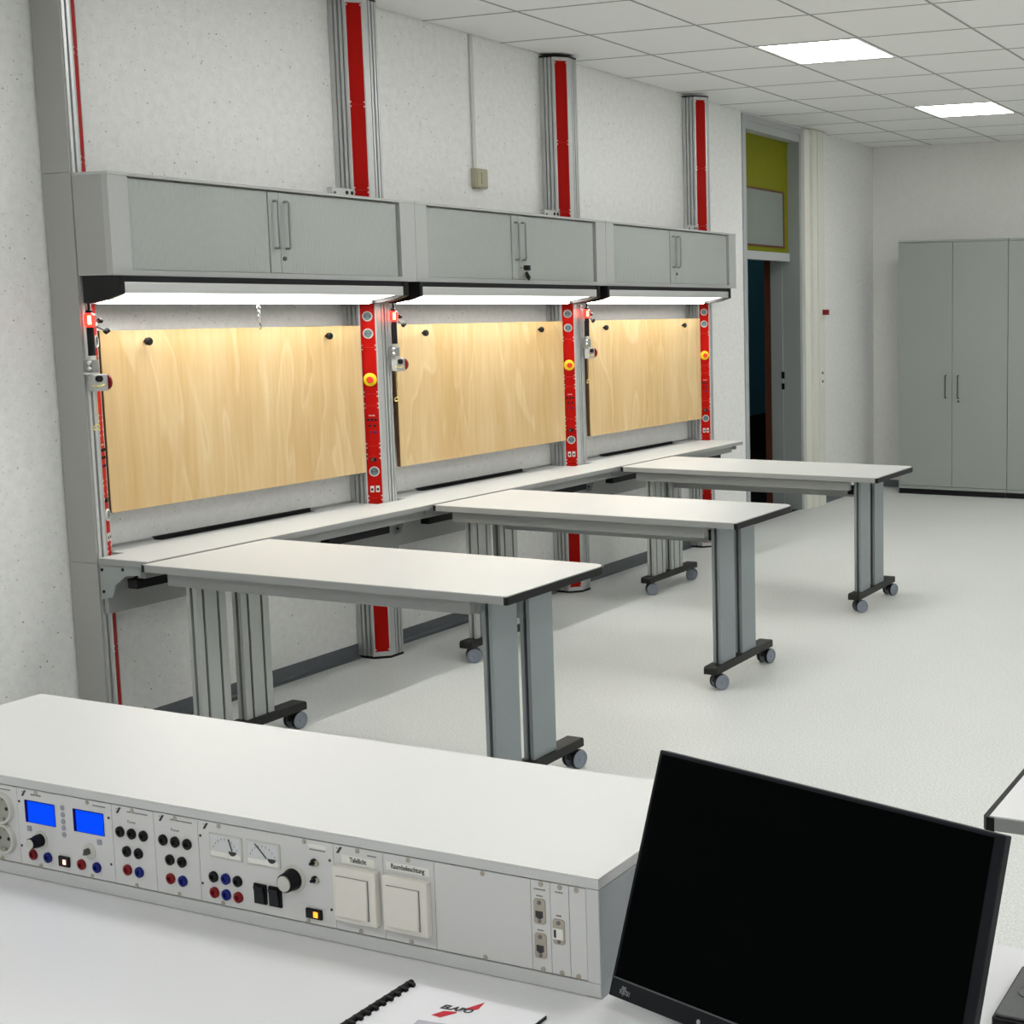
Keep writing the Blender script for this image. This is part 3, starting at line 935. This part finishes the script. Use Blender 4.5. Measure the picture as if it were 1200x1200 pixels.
# ================================================================== SIGNAL LAMPS
SLAB = ['red signal lamp with bracket at the near edge of the first plywood board', 'red signal lamp with bracket between the first and second plywood boards', 'red signal lamp with bracket between the second and third plywood boards']
for k, y in enumerate((0.012, 1.652, 3.312)):
    s = thing('signal_lamp', SLAB[k], 'signal lamp', (0.19, y, 1.38), 0, 'red signal lamps on the columns')
    MB().cyl(0.0125, 0.135, 0.24, 16).obj('tube', 'black', s)
    MB().lathe([(0.0145, 0.240), (0.0185, 0.246), (0.0185, 0.284), (0.012, 0.291), (0.0, 0.292)], 20).obj('lens', 'beacon', s)
    MB().cyl(0.006, 0.250, 0.2815, 10, T((0.013, -0.012, 0))).obj('bulb', 'beaconcore', s)
    MB().lathe([(0.0, 0.290), (0.012, 0.290), (0.012, 0.300), (0.005, 0.304), (0.005, 0.328), (0, 0.329)], 14).obj('cap', 'black', s)
    MB().cyl(0.015, 0.120, 0.135, 16).obj('collar', 'chrome', s)
    MB().box(-0.0295, 0.016, -0.014, 0.014, 0.075, 0.120).obj('clamp', 'handle', s, 0.003)
    for z in (0.088, 0.110):
        MB().lathe([(0.009, 0), (0.009, 0.006), (0.004, 0.010), (0, 0.010)], 12, T((0.004, -0.014, z)) @ RX(PI / 2)).obj('clamp_bolt', 'chrome', s)
    MB().box(-0.014, 0.020, -0.016, 0.044, 0.004, 0.066).obj('switch_box', 'cab', s, 0.003)
    MB().box(-0.02, 0.018, -0.026, 0.012, 0.067, 0.074).obj('plate', 'chrome', s)
    MB().cyl(0.012, 0, 0.014, 14, T((0.018, 0.002, 0.05)) @ RY(PI / 2)).obj('gland', 'black', s)
    MB().lathe([(0.0, 0.0), (0.030, 0.0), (0.030, 0.007), (0.022, 0.012), (0, 0.013)], 20, T((0.004, 0.044, 0.036)) @ RX(-PI / 2)).obj('push_button', 'redp', s)
    MB().tube([(0.014, -0.020, 0.026), (0.026, -0.006, 0.022), (0.027, 0.012, 0.024), (0.020, 0.026, 0.028)], 0.003, 6).obj('cable_tie', 'cable', s)
    arm = MB().tube([(-0.012, 0.016, 0.262), (0.0, 0.040, 0.262)], 0.003, 6)
    arm.tube([(0.0, 0.028, 0.24), (0.0, 0.060, 0.226)], 0.003, 6).obj('lever', 'aludark', s)
    MB().cyl(0.0095, -0.006, 0.006, 12, T((0, 0.043, 0.263)) @ RX(PI / 2)).obj('lever_knob', 'black', s)
    MB().cyl(0.0095, -0.008, 0.008, 12, T((0, 0.068, 0.224)) @ RX(PI / 2 + 0.5)).obj('lever_knob', 'black', s)
    ring = [(0.000 + 0.004 * math.sin(a * PI / 6), 0.0 + 0.013 * math.cos(a * PI / 6), -0.13 + 0.010 * math.sin(a * PI / 6)) for a in range(12)]
    MB().tube([(-0.008, 0.012, -0.13), (-0.010, 0.010, -0.04), (-0.006, 0.006, 0.006)], 0.0010, 6).obj('cord', 'cable', s)
    MB().tube([(x - 0.004, yy, z) for x, yy, z in ring], 0.0028, 6, True).obj('cable_loop', 'cable', s)
    MB().box(-0.0295, -0.012, -0.008, 0.008, 0.076, 0.118).obj('bracket_arm', 'alu', s)

# ================================================================== TALL CUPBOARDS
TLAB = ['tall grey double-door cupboard in the back corner, fully in view', 'tall grey cupboard cut off by the right edge of the picture']
for k, x0 in enumerate((0.401, 1.411)):
    c = thing('tall_cupboard', TLAB[k], 'cupboard', (x0, 7.998, 0), 0, 'tall grey cupboards')
    Wd = 1.009
    MB().box(0, Wd - 0.0015, 0.02, 0.405, 0.05, 2.236).obj('carcass', 'tall', c)
    MB().box(0.0, Wd - 0.0015, -0.004, 0.405, 2.236, 2.255).obj('top_board', 'tall', c, 0.002)
    MB().box(0.003, Wd - 0.003, 0.012, 0.40, 0, 0.05).obj('plinth', 'black', c)
    MB().box(0, Wd - 0.0015, 0.0, 0.02, 0.05, 0.076).obj('bottom_rail', 'tall', c)
    for q in (0, 1):
        a, b = (0.0, Wd / 2 - 0.002) if q == 0 else (Wd / 2 + 0.001, Wd - 0.003)
        d = MB().box(a + 0.001, b, 0, 0.0195, 0.079, 2.233).obj('door', 'tall', c, 0.0015)
        hx = Wd / 2 + (-0.058 if q == 0 else 0.058)
        MB().tube([(hx, 0, 0.872), (hx, -0.022, 0.872), (hx, -0.028, 0.880), (hx, -0.028, 1.060), (hx, -0.022, 1.068), (hx, 0, 1.068)], 0.006, 8).obj('handle', 'aludark', d)
        if q:
            MB().cyl(0.010, 0, 0.005, 14, T((hx, 0, 0.842)) @ RX(PI / 2)).obj('lock', 'aludark', d)

# ================================================================== FOREGROUND DESK
dsk = thing('instrument_desk', 'white desk in the foreground carrying the instrument console and monitor', 'desk', (2.15, -2.78, 0))
MB().box(0, 3.35, 0, 0.955, 0.732, 0.760).obj('desktop', 'white2', dsk, 0.002)
MB().box(0, 3.35, 0.955, 0.9575, 0.733, 0.7575).obj('edge_band', 'edge', dsk)
for x in (0.10, 3.19):
    for y in (0.10, 0.80):
        MB().box(x, x + 0.06, y, y + 0.06, 0.0, 0.7315).obj('leg', 'leg', dsk, 0.003)
for y in (0.11, 0.81):
    MB().box(0.161, 3.189, y, y + 0.04, 0.67, 0.7315).obj('apron', 'edge', dsk, 0.002)

# ------------------------------------------------------------------ instrument console
X0, YFR, ZD = 2.222, -2.177, 0.760
XE, DEP, HT = 3.740, 0.365, 0.169
con = thing('instrument_console', 'long grey laboratory instrument console with white top on the foreground desk', 'console', (X0, YFR, ZD))
LX = XE - X0
PB, PT = 0.0232, 0.1515
sh = MB()
sh.box(0, LX, 0.010, DEP, 0.0215, 0.1525)
sh.box(LX - 0.0195, LX, 0.0, 0.010, 0.0215, 0.1525)
sh.box(0, 0.02, 0.0, 0.010, 0.0215, 0.1525)
sh.obj('shell', 'shell', con)
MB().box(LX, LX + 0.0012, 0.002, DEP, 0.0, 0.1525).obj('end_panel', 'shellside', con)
MB().box(0, LX, 0.0, DEP, 0.001, 0.0205).obj('base_rail', 'shell', con, 0.001)
MB().box(0, LX, 0.004, DEP - 0.01, 0.0, 0.001).box(0, LX, 0.003, DEP, 0.0205, 0.0215).obj('joint_shade_strip', 'seam', con)  # dark strips: shade painted into the console's joint and bottom gap
MB().box(0, LX + 0.0012, -0.001, DEP, 0.1535, 0.1672).obj('lid_edge', 'shell', con, 0.0008)
MB().box(0, LX + 0.0012, -0.001, DEP, 0.1672, HT).obj('lid', 'white', con, 0.0006)
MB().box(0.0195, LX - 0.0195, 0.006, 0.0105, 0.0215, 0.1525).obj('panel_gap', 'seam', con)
DIV = [2.2415, 2.393, 2.5445, 2.6358, 2.8480, 2.9375, 3.0288, 3.2913, 3.3814, 3.4711, 3.6322, 3.6635, 3.6936, 3.7203]
panels = []
for a, b in zip(DIV, DIV[1:]):
    pn = MB().box(a - X0 + 0.0005, b - X0 - 0.0005, 0.0, 0.006, PB, PT).obj('front_panel', 'panel', con)
    panels.append(pn)
FM = lambda X, z: T((X - X0, 0.0, z)) @ RX(PI / 2)      # face frame on the console front: x right, y up, z out
def scr(pn, X):
    for z in (0.1475, 0.0262):
        inst(SCREWD, 'screw', pn, FM(X, z))
for k, xl in ((0, (2.317,)), (1, (2.468,)), (2, (2.59,)), (3, (2.6806, 2.796)), (4, (2.893,)), (5, (2.983,)), (6, (3.072, 3.238)), (7, (3.336,)), (8, (3.4265,)), (9, (3.5537,)), (10, (3.6493,)), (11, (3.6795,)), (12, (3.7058,))):
    for x in xl:
        scr(panels[k], x)
def mark(pn, X, z):
    """slanted black maker's stroke in the panel corner"""
    MB().prism([(-0.0060, -0.0050), (-0.0012, -0.0050), (0.0060, 0.0050), (0.0012, 0.0050)], 0, 0.0003).obj('maker_mark', 'ink', pn, 0, FM(X, z))
    MB().box(-0.0045, -0.0025, 0.0020, 0.0030, 0, 0.0003).obj('maker_dot', 'ink', pn, 0, FM(X, z))
for k, x in ((3, 2.652), (4, 2.8636), (5, 2.9545), (6, 3.045), (7, 3.3025)):
    mark(panels[k], x, 0.144)
def lines(pn, X, z, wd, n=7, m='inkgrey'):
    """a caption too small to read: short print dashes"""
    b_ = MB()
    rr = random.Random(int(X * 1000))
    x = -wd / 2
    while x < wd / 2:
        l_ = rr.uniform(0.0012, 0.0035)
        b_.box(x, min(x + l_, wd / 2), -0.0009, 0.0009, 0, 0.0003)
        x += l_ + 0.0007
    return b_.obj('caption', m, pn, 0, FM(X, z))
# panel: twin mains sockets
for z in (0.112, 0.061):
    put_schuko(SCH2, panels[2], FM(2.6005, z))
lines(panels[2], 2.609, 0.1445, 0.024)
# panel: power supply with two blue displays
p3 = panels[3]
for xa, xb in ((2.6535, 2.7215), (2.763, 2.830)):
    fr_ = MB().box(xa, xb, 0.0965, 0.1335, 0, 0.001, None).obj('display', 'lcdshade', p3, 0, T((-X0, 0, 0)) @ RX(PI / 2))  # dark blue left margin paints the shadow at the inset's edge
    MB().box(xa + 0.0075, xb - 0.0003, 0.0975, 0.1325, 0.001, 0.0016).obj('lit_display', 'lcd', p3, 0, T((-X0, 0, 0)) @ RX(PI / 2))
for z in (0.131, 0.1195, 0.108, 0.0975, 0.0865):
    MB().cyl(0.0046, 0, 0.0008, 14, FM(2.7392, z)).obj('membrane_key', 'keyp', p3)
for x, z in ((2.660, 0.0858), (2.8175, 0.0852)):
    MB().prism(rounded(-0.005, 0.005, -0.0045, 0.0045, 0.0015), 0, 0.0008).obj('membrane_key', 'keyp', p3, 0, FM(x, z))
MB().lathe([(0.0155, 0), (0.0155, 0.0008), (0.014, 0.001), (0, 0.001)], 20, FM(2.685, 0.070)).obj('knob_scale', 'socketgrey', p3)
MB().lathe([(0.0105, 0.001), (0.0105, 0.010), (0.0092, 0.012), (0.0092, 0.0195), (0.0080, 0.020)], 20, FM(2.685, 0.070)).obj('knob', 'black', p3)
MB().cyl(0.0080, 0.0195, 0.021, 20, FM(2.685, 0.070)).obj('knob_cap', 'socketgrey', p3)
MB().lathe([(0.0135, 0), (0.0135, 0.0012), (0.011, 0.002), (0.008, 0.002), (0, 0.0018)], 20, FM(2.7940, 0.067)).obj('dial_ring', 'socketgrey', p3)
MB().prism([(-0.004, -0.004), (0.004, -0.003), (0.003, 0.004), (-0.001, 0.006)], 0.002, 0.010).obj('dial_stub', 'aludark', p3, 0, FM(2.7940, 0.067))
for x, k in ((2.6655, 'redp'), (2.6992, 'blue'), (2.7750, 'redp'), (2.8090, 'blue')):
    inst(BANL[k], 'banana_socket', p3, FM(x, 0.0425))
MB().box(-0.0115, 0.0115, -0.0085, 0.0085, 0, 0.004).obj('push_switch', 'black', p3, 0.001, FM(2.7372, 0.042))
MB().box(-0.0005, 0.006, -0.004, 0.004, 0.004, 0.0048).obj('switch_lamp', 'redled', p3, 0, FM(2.7372, 0.042))
for x, z in ((2.6405, 0.129), (2.639, 0.054), (2.8412, 0.1285), (2.840, 0.0522)):
    MB().cyl(0.0022, 0, 0.0006, 10, FM(x, z)).obj('hole', 'ink', p3)
lines(p3, 2.680, 0.1438, 0.023, m='ink')
lines(p3, 2.8215, 0.1445, 0.028)
# two socket panels
for pn, o_ in ((panels[4], 0.0), (panels[5], 0.0912)):
    for x, z, k in ((2.8652, 0.1096, 'black'), (2.8900, 0.1096, 'black'), (2.9150, 0.1096, 'black'), (2.8771, 0.0793, 'black'), (2.9020, 0.0794, 'black'), (2.8763, 0.0491, 'redp'), (2.9014, 0.0489, 'blue')):
        inst(BANL[k], 'banana_socket', pn, FM(x + o_, z))
    lines(pn, 2.904 + o_, 0.1442, 0.044)
    text('Power', 0.0068, 'inkgrey', pn, FM(2.8905 + o_, 0.1280))
# panel: transformer with two meters
p6 = panels[6]
for xa, needle, px_ in ((3.0521, [(0.040, 0.030), (0.046, 0.012)], 0.047), (3.1256, [(0.018, 0.031), (0.040, 0.011)], 0.050)):
    MB().box(xa, xa + 0.0655, 0.0975, 0.1355, 0, 0.0015).obj('meter_frame', 'socketgrey', p6, 0.0006, T((-X0, 0, 0)) @ RX(PI / 2))
    fa = MB().box(xa + 0.003, xa + 0.0625, 0.108, 0.1335, 0.0015, 0.0019).obj('meter_face', 'meterface', p6, 0, T((-X0, 0, 0)) @ RX(PI / 2))
    MB().box(xa + 0.003, xa + 0.0625, 0.1005, 0.108, 0.0015, 0.0024).obj('meter_shroud', 'paperlabel', p6, 0, T((-X0, 0, 0)) @ RX(PI / 2))
    (ax, ay), (bx_, by) = needle
    dx, dy = bx_ - ax, by - ay
    ln = math.hypot(dx, dy)
    nx, ny = -dy / ln * 0.0009, dx / ln * 0.0009
    MB().prism([(xa + ax - nx, 0.1005 + ay - ny), (xa + bx_ - nx, 0.1005 + by - ny), (xa + bx_ + nx, 0.1005 + by + ny), (xa + ax + nx, 0.1005 + ay + ny)], 0.0022, 0.0028).obj('needle', 'ink', p6, 0, T((-X0, 0, 0)) @ RX(PI / 2))
    arc = [(xa + px_ + 0.0075 * math.cos(a), 0.1115 + 0.0065 * math.sin(a)) for a in [PI + PI * q / 8 for q in range(9)]]
    MB().prism(arc, 0.0022, 0.0030).obj('meter_pivot', 'ink', p6, 0, T((-X0, 0, 0)) @ RX(PI / 2))
    MB().cyl(0.0042, 0.0024, 0.0034, 12, T((xa + 0.034 - X0, 0, 0.1045)) @ RX(PI / 2)).obj('zero_screw', 'paperlabel', p6)
    sc_ = MB()
    for q in range(9):
        a = PI * (0.15 + 0.7 * q / 8)
        x_, z_ = xa + 0.032 + 0.026 * math.cos(a), 0.103 + 0.026 * math.sin(a)
        sc_.box(x_ - 0.0004, x_ + 0.0004, z_ - 0.0015, z_ + 0.0015, 0.0019, 0.0022)
    sc_.obj('meter_scale', 'inkgrey', p6, 0, T((-X0, 0, 0)) @ RX(PI / 2))
for x, z, k in ((3.0567, 0.066, 'black'), (3.0811, 0.066, 'blue'), (3.1046, 0.066, 'black'), (3.0568, 0.0411, 'redp'), (3.0805, 0.041, 'blue'), (3.1046, 0.0409, 'redp')):
    inst(BANL[k], 'banana_socket', p6, FM(x, z))
for xa in (3.1376, 3.1664):
    MB().box(xa, xa + 0.0235, 0.0385, 0.0690, 0, 0.003).obj('switch_bezel', 'black', p6, 0, T((-X0, 0, 0)) @ RX(PI / 2))
    MB().prism([(0.041, 0.003), (0.0665, 0.003), (0.0665, 0.0075), (0.054, 0.005), (0.041, 0.0042)], xa + 0.003 - X0, xa + 0.0205 - X0, 'X', Matrix(((1, 0, 0, 0), (0, 0, -1, 0), (0, 1, 0, 0), (0, 0, 0, 1)))).obj('rocker', 'bezel', p6)
MB().lathe([(0.0215, 0), (0.0215, 0.001), (0.019, 0.002), (0, 0.002)], 28, FM(3.2145, 0.087)).obj('knob_scale', 'socketgrey', p6)
MB().lathe([(0.0165, 0.002), (0.0165, 0.005), (0.0152, 0.007), (0.0142, 0.019), (0.0130, 0.0205)], 28, FM(3.2145, 0.087)).obj('knob', 'black', p6)
MB().cyl(0.0118, 0.0195, 0.0212, 24, FM(3.2145, 0.087)).obj('knob_cap', 'socketgrey', p6)
for z in (0.1187, 0.0924):
    MB().lathe([(0.0055, 0), (0.0055, 0.003), (0.003, 0.004), (0.0024, 0.009), (0, 0.010)], 12, FM(3.255, z)).obj('toggle', 'black', p6)
    MB().cyl(0.0045, 0.0, 0.0035, 10, FM(3.259, z - 0.001)).obj('toggle_nut', 'brass', p6)
MB().box(-0.0148, 0.0148, -0.0075, 0.0075, 0, 0.004).obj('mains_switch', 'black', p6, 0.001, FM(3.2515, 0.0397))
MB().box(0.001, 0.0085, -0.0042, 0.0042, 0.004, 0.0050).obj('switch_lamp', 'amber', p6, 0, FM(3.2515, 0.0397))
lines(p6, 3.262, 0.1375, 0.030)
MB().box(-0.016, 0.017, -0.0028, 0.0028, 0, 0.0003).obj('caption_plate', 'paperlabel', p6, 0, FM(3.2615, 0.1432))
for x, z in ((3.0335, 0.1273), (3.0325, 0.0518), (3.2842, 0.1256), (3.2832, 0.0506)):
    MB().cyl(0.0022, 0, 0.0006, 10, FM(x, z)).obj('hole', 'ink', p6)
# two light-switch panels
for pn, xa, s_, lx0, lx1, lz in ((panels[7], 3.2965, 'Tafellicht', 3.3065, 3.3665, 0.1322), (panels[8], 3.3870, 'Raumbeleuchtung', 3.3870, 3.4635, 0.1345)):
    MB().box(xa, xa + 0.078, 0.0418, 0.1235, 0, 0.011).obj('switch_plate', 'cream', pn, 0.002, T((-X0, 0, 0)) @ RX(PI / 2))
    MB().box(xa + 0.008, xa + 0.066, 0.0500, 0.1105, 0.011, 0.0115).obj('rocker_gap', 'inkgrey', pn, 0, T((-X0, 0, 0)) @ RX(PI / 2))
    MB().prism([(0.0512, 0.011), (0.1098, 0.011), (0.1098, 0.0135), (0.0512, 0.0155)], xa + 0.0085 - X0, xa + 0.0645 - X0, 'X', Matrix(((1, 0, 0, 0), (0, 0, -1, 0), (0, 1, 0, 0), (0, 0, 0, 1)))).obj('rocker', 'cream', pn, 0.0008)
    MB().box(lx0, lx1, lz - 0.0062, lz + 0.0062, 0, 0.0005).obj('label_strip', 'paperlabel', pn, 0, T((-X0, 0, 0)) @ RX(PI / 2))
    text(s_, 0.0100, 'ink', pn, FM((lx0 + lx1) / 2, lz) @ T((0, 0, 0.0006)), xs=0.82, bold=0.0002)
lines(panels[7], 3.362, 0.1432, 0.016)
# data jack panels
for z0, z1, hz in ((0.0905, 0.1262, 0.1036), (0.0419, 0.0775, 0.0549)):
    MB().prism(rounded(-0.0093, 0.0093, -(z1 - z0) / 2, (z1 - z0) / 2, 0.004), 0, 0.0015).obj('jack_frame', 'brass', panels[10], 0, FM(3.6466, (z0 + z1) / 2))
    MB().prism([(-0.0058, -0.0035), (-0.003, -0.0035), (-0.003, -0.0055), (0.003, -0.0055), (0.003, -0.0035), (0.0058, -0.0035), (0.0058, 0.0055), (-0.0058, 0.0055)], 0.0015, 0.0021).obj('jack_port', 'ink', panels[10], 0, FM(3.6462, hz))
    MB().cyl(0.0032, 0.0015, 0.0022, 10, FM(3.6466, z1 - 0.005)).cyl(0.0026, 0.0015, 0.0022, 10, FM(3.6466, z0 + 0.0042)).obj('jack_screw', 'inkgrey', panels[10])
    lines(panels[10], 3.6466, z1 + 0.004, 0.010)
lines(panels[10], 3.6470, 0.1395, 0.018)
MB().prism(rounded(-0.0093, 0.0093, -0.0178, 0.0178, 0.004), 0, 0.0015).obj('jack_frame', 'brass', panels[11], 0, FM(3.6766, 0.0844))
MB().box(-0.008, 0.008, -0.0078, 0.0075, 0.0015, 0.0025).obj('usb_block', 'paperlabel', panels[11], 0, FM(3.6760, 0.0818))
MB().box(-0.0055, -0.0020, -0.0055, 0.0055, 0.0025, 0.003).obj('usb_port', 'ink', panels[11], 0, FM(3.6752, 0.0818))
MB().cyl(0.0032, 0.0015, 0.0022, 10, FM(3.6766, 0.0972)).cyl(0.0026, 0.0015, 0.0022, 10, FM(3.6766, 0.0708)).obj('jack_screw', 'inkgrey', panels[11])
lines(panels[11], 3.6766, 0.1068, 0.008, m='ink')
lines(panels[11], 3.6780, 0.1400, 0.012)

# ------------------------------------------------------------------ monitor
ya, ti = -0.2393, 0.3389
mr = Vector((math.cos(ya), math.sin(ya), 0))
mb = Vector((-math.sin(ya), math.cos(ya), 0))
mu_ = Vector((0, 0, math.cos(ti))) + mb * math.sin(ti)
mn = mr.cross(mu_)
MROOT = Vector((4.0203, -2.2515, 0.7757))
base_c = MROOT + mb * 0.12
mon = thing('monitor', 'black widescreen monitor leaning back on the foreground desk, switched off', 'monitor', (base_c.x, base_c.y, ZD))
off = MROOT - Vector((base_c.x, base_c.y, ZD))
MM = Matrix(((mr.x, mu_.x, mn.x, off.x), (mr.y, mu_.y, mn.y, off.y), (mr.z, mu_.z, mn.z, off.z), (0, 0, 0, 1)))
MW, MH = 0.54, 0.325
MB().box(-MW / 2, MW / 2, 0, MH, -0.016, 0.0).obj('casing', 'bezel', mon, 0.002, MM)
MB().box(-0.18, 0.18, 0.03, MH - 0.05, -0.040, -0.016).obj('rear_casing', 'bezel', mon, 0.006, MM)
MB().box(-MW / 2 + 0.006, MW / 2 - 0.014, 0.026, MH - 0.005, 0.0, 0.0006).obj('screen', 'screen', mon, 0, MM)
MB().box(-MW / 2 + 0.001, MW / 2 - 0.001, 0.0235, 0.0252, 0.0, 0.0010).obj('bezel_line', 'bezelline', mon, 0, MM)
lg = text('FUJITSU', 0.0085, 'logo', mon, MM @ T((-MW / 2 + 0.028, 0.0095, 0.0003)), 'logo_lettering', xs=0.62)
MB().tube([(-MW / 2 + 0.0255 + 0.0032 * math.sin(2 * PI * q / 16), 0.0150 + 0.0020 * math.sin(4 * PI * q / 16) * 0.9, 0.0004) for q in range(16)], 0.0005, 5, True).obj('logo_symbol', 'logo', mon, 0, MM)
MB().cyl(0.003, 0, 0.0006, 12, T((-0.112, 0.010, 0))).obj('power_button', 'logo', mon, 0, MM)
MB().prism(rounded(-0.12, 0.12, -0.115, 0.08, 0.03), 0, 0.010).obj('stand_base', 'bezel', mon, 0.002, RZ(ya))
MB().box(-0.035, 0.035, 0.0, 0.030, 0.010, 0.21).obj('stand_neck', 'bezel', mon, 0.003, RZ(ya) @ T((0, 0.012, 0)))

# ------------------------------------------------------------------ booklet
bk = thing('booklet', 'white comb-bound booklet with red and black logo on the desk', 'booklet', (3.486, -2.240, ZD), 0)
BW, BH = 0.214, 0.297
kx = 0.018 / 0.2
BM = Matrix(((1, 0.05, 0, 0), (-0.045, 1, 0, 0), (0, 0, 1, 0), (0, 0, 0, 1)))
BM = RZ(-0.035)
MB().box(0, BW, -BH, 0, 0.0, 0.0045).obj('pages', 'paper', bk, 0, BM)
MB().box(0.0, BW + 0.001, -BH - 0.001, 0.001, 0.0046, 0.0052).obj('cover', 'paper', bk, 0, BM)
MB().box(BW, BW + 0.0022, -BH, 0.0, 0.0, 0.0046).obj('back_cover_edge', 'bezel', bk, 0, BM)
MB().cyl(0.0052, -BH + 0.004, -0.002, 14, T((-0.0065, 0, 0.0056)) @ RX(-PI / 2) @ Matrix.Scale(-1, 4, (0, 0, 1)) @ Matrix.Scale(-1, 4, (0, 0, 1))).obj('comb_spine', 'black', bk, 0, BM)
nring = 21
for q in range(nring):
    y = -0.010 - q * (BH - 0.02) / (nring - 1)
    MB().box(-0.010, 0.0058, y - 0.0028, y + 0.0028, 0.0053, 0.0108).obj('comb_ring', 'black', bk, 0.0015, BM)
LM = BM @ T((0, 0, 0.0053))
MB().prism([(0.1040, -0.0330), (0.1072, -0.0289), (0.1204, -0.0055), (0.1240, -0.0225), (0.1215, -0.0265)], 0, 0.0002).obj('red_logo_stroke', 'logored', bk, 0, LM)
MB().prism([(0.0771, -0.0594), (0.0921, -0.0601), (0.1040, -0.0430), (0.1030, -0.0395), (0.0851, -0.0449)], 0, 0.0002).obj('red_logo_stroke', 'logored', bk, 0, LM)
text('ELABO', 0.0135, 'ink', bk, LM @ T((0.0975, -0.0345, 0.0004)) @ RZ(0.10), 'logo_lettering', shear=0.25, xs=1.12, bold=0.0005)
MB().prism([(0.070, -0.076), (0.112, -0.070), (0.118, -0.11), (0.076, -0.11)], 0, 0.0002).obj('printed_picture', 'lilac', bk, 0, LM)

# ------------------------------------------------------------------ dark device at the right edge
dv = thing('desk_unit', 'flat dark grey device lying on the desk at the right edge', 'device', (4.245, -2.052, ZD))
MB().prism(rounded(0, 0.32, 0, 0.155, 0.006), 0.0, 0.012).obj('base', 'black', dv, 0.002)
MB().prism(rounded(0.004, 0.316, 0.004, 0.151, 0.006), 0.012, 0.0165).obj('cover', 'device', dv, 0.002)
MB().lathe([(0.018, 0.0165), (0.018, 0.0178), (0.016, 0.0178), (0.016, 0.0170), (0, 0.0170)], 24, T((0.034, 0.075, 0))).obj('round_key', 'device', dv)
for q in range(4):
    MB().prism(rounded(0.07 + 0.05 * q, 0.11 + 0.05 * q, 0.02, 0.06, 0.005), 0.0165, 0.020).obj('key_cap', 'device', dv, 0.001)
MB().box(0.045, 0.0475, 0.004, 0.045, 0.0165, 0.0175).obj('groove_line', 'black', dv)
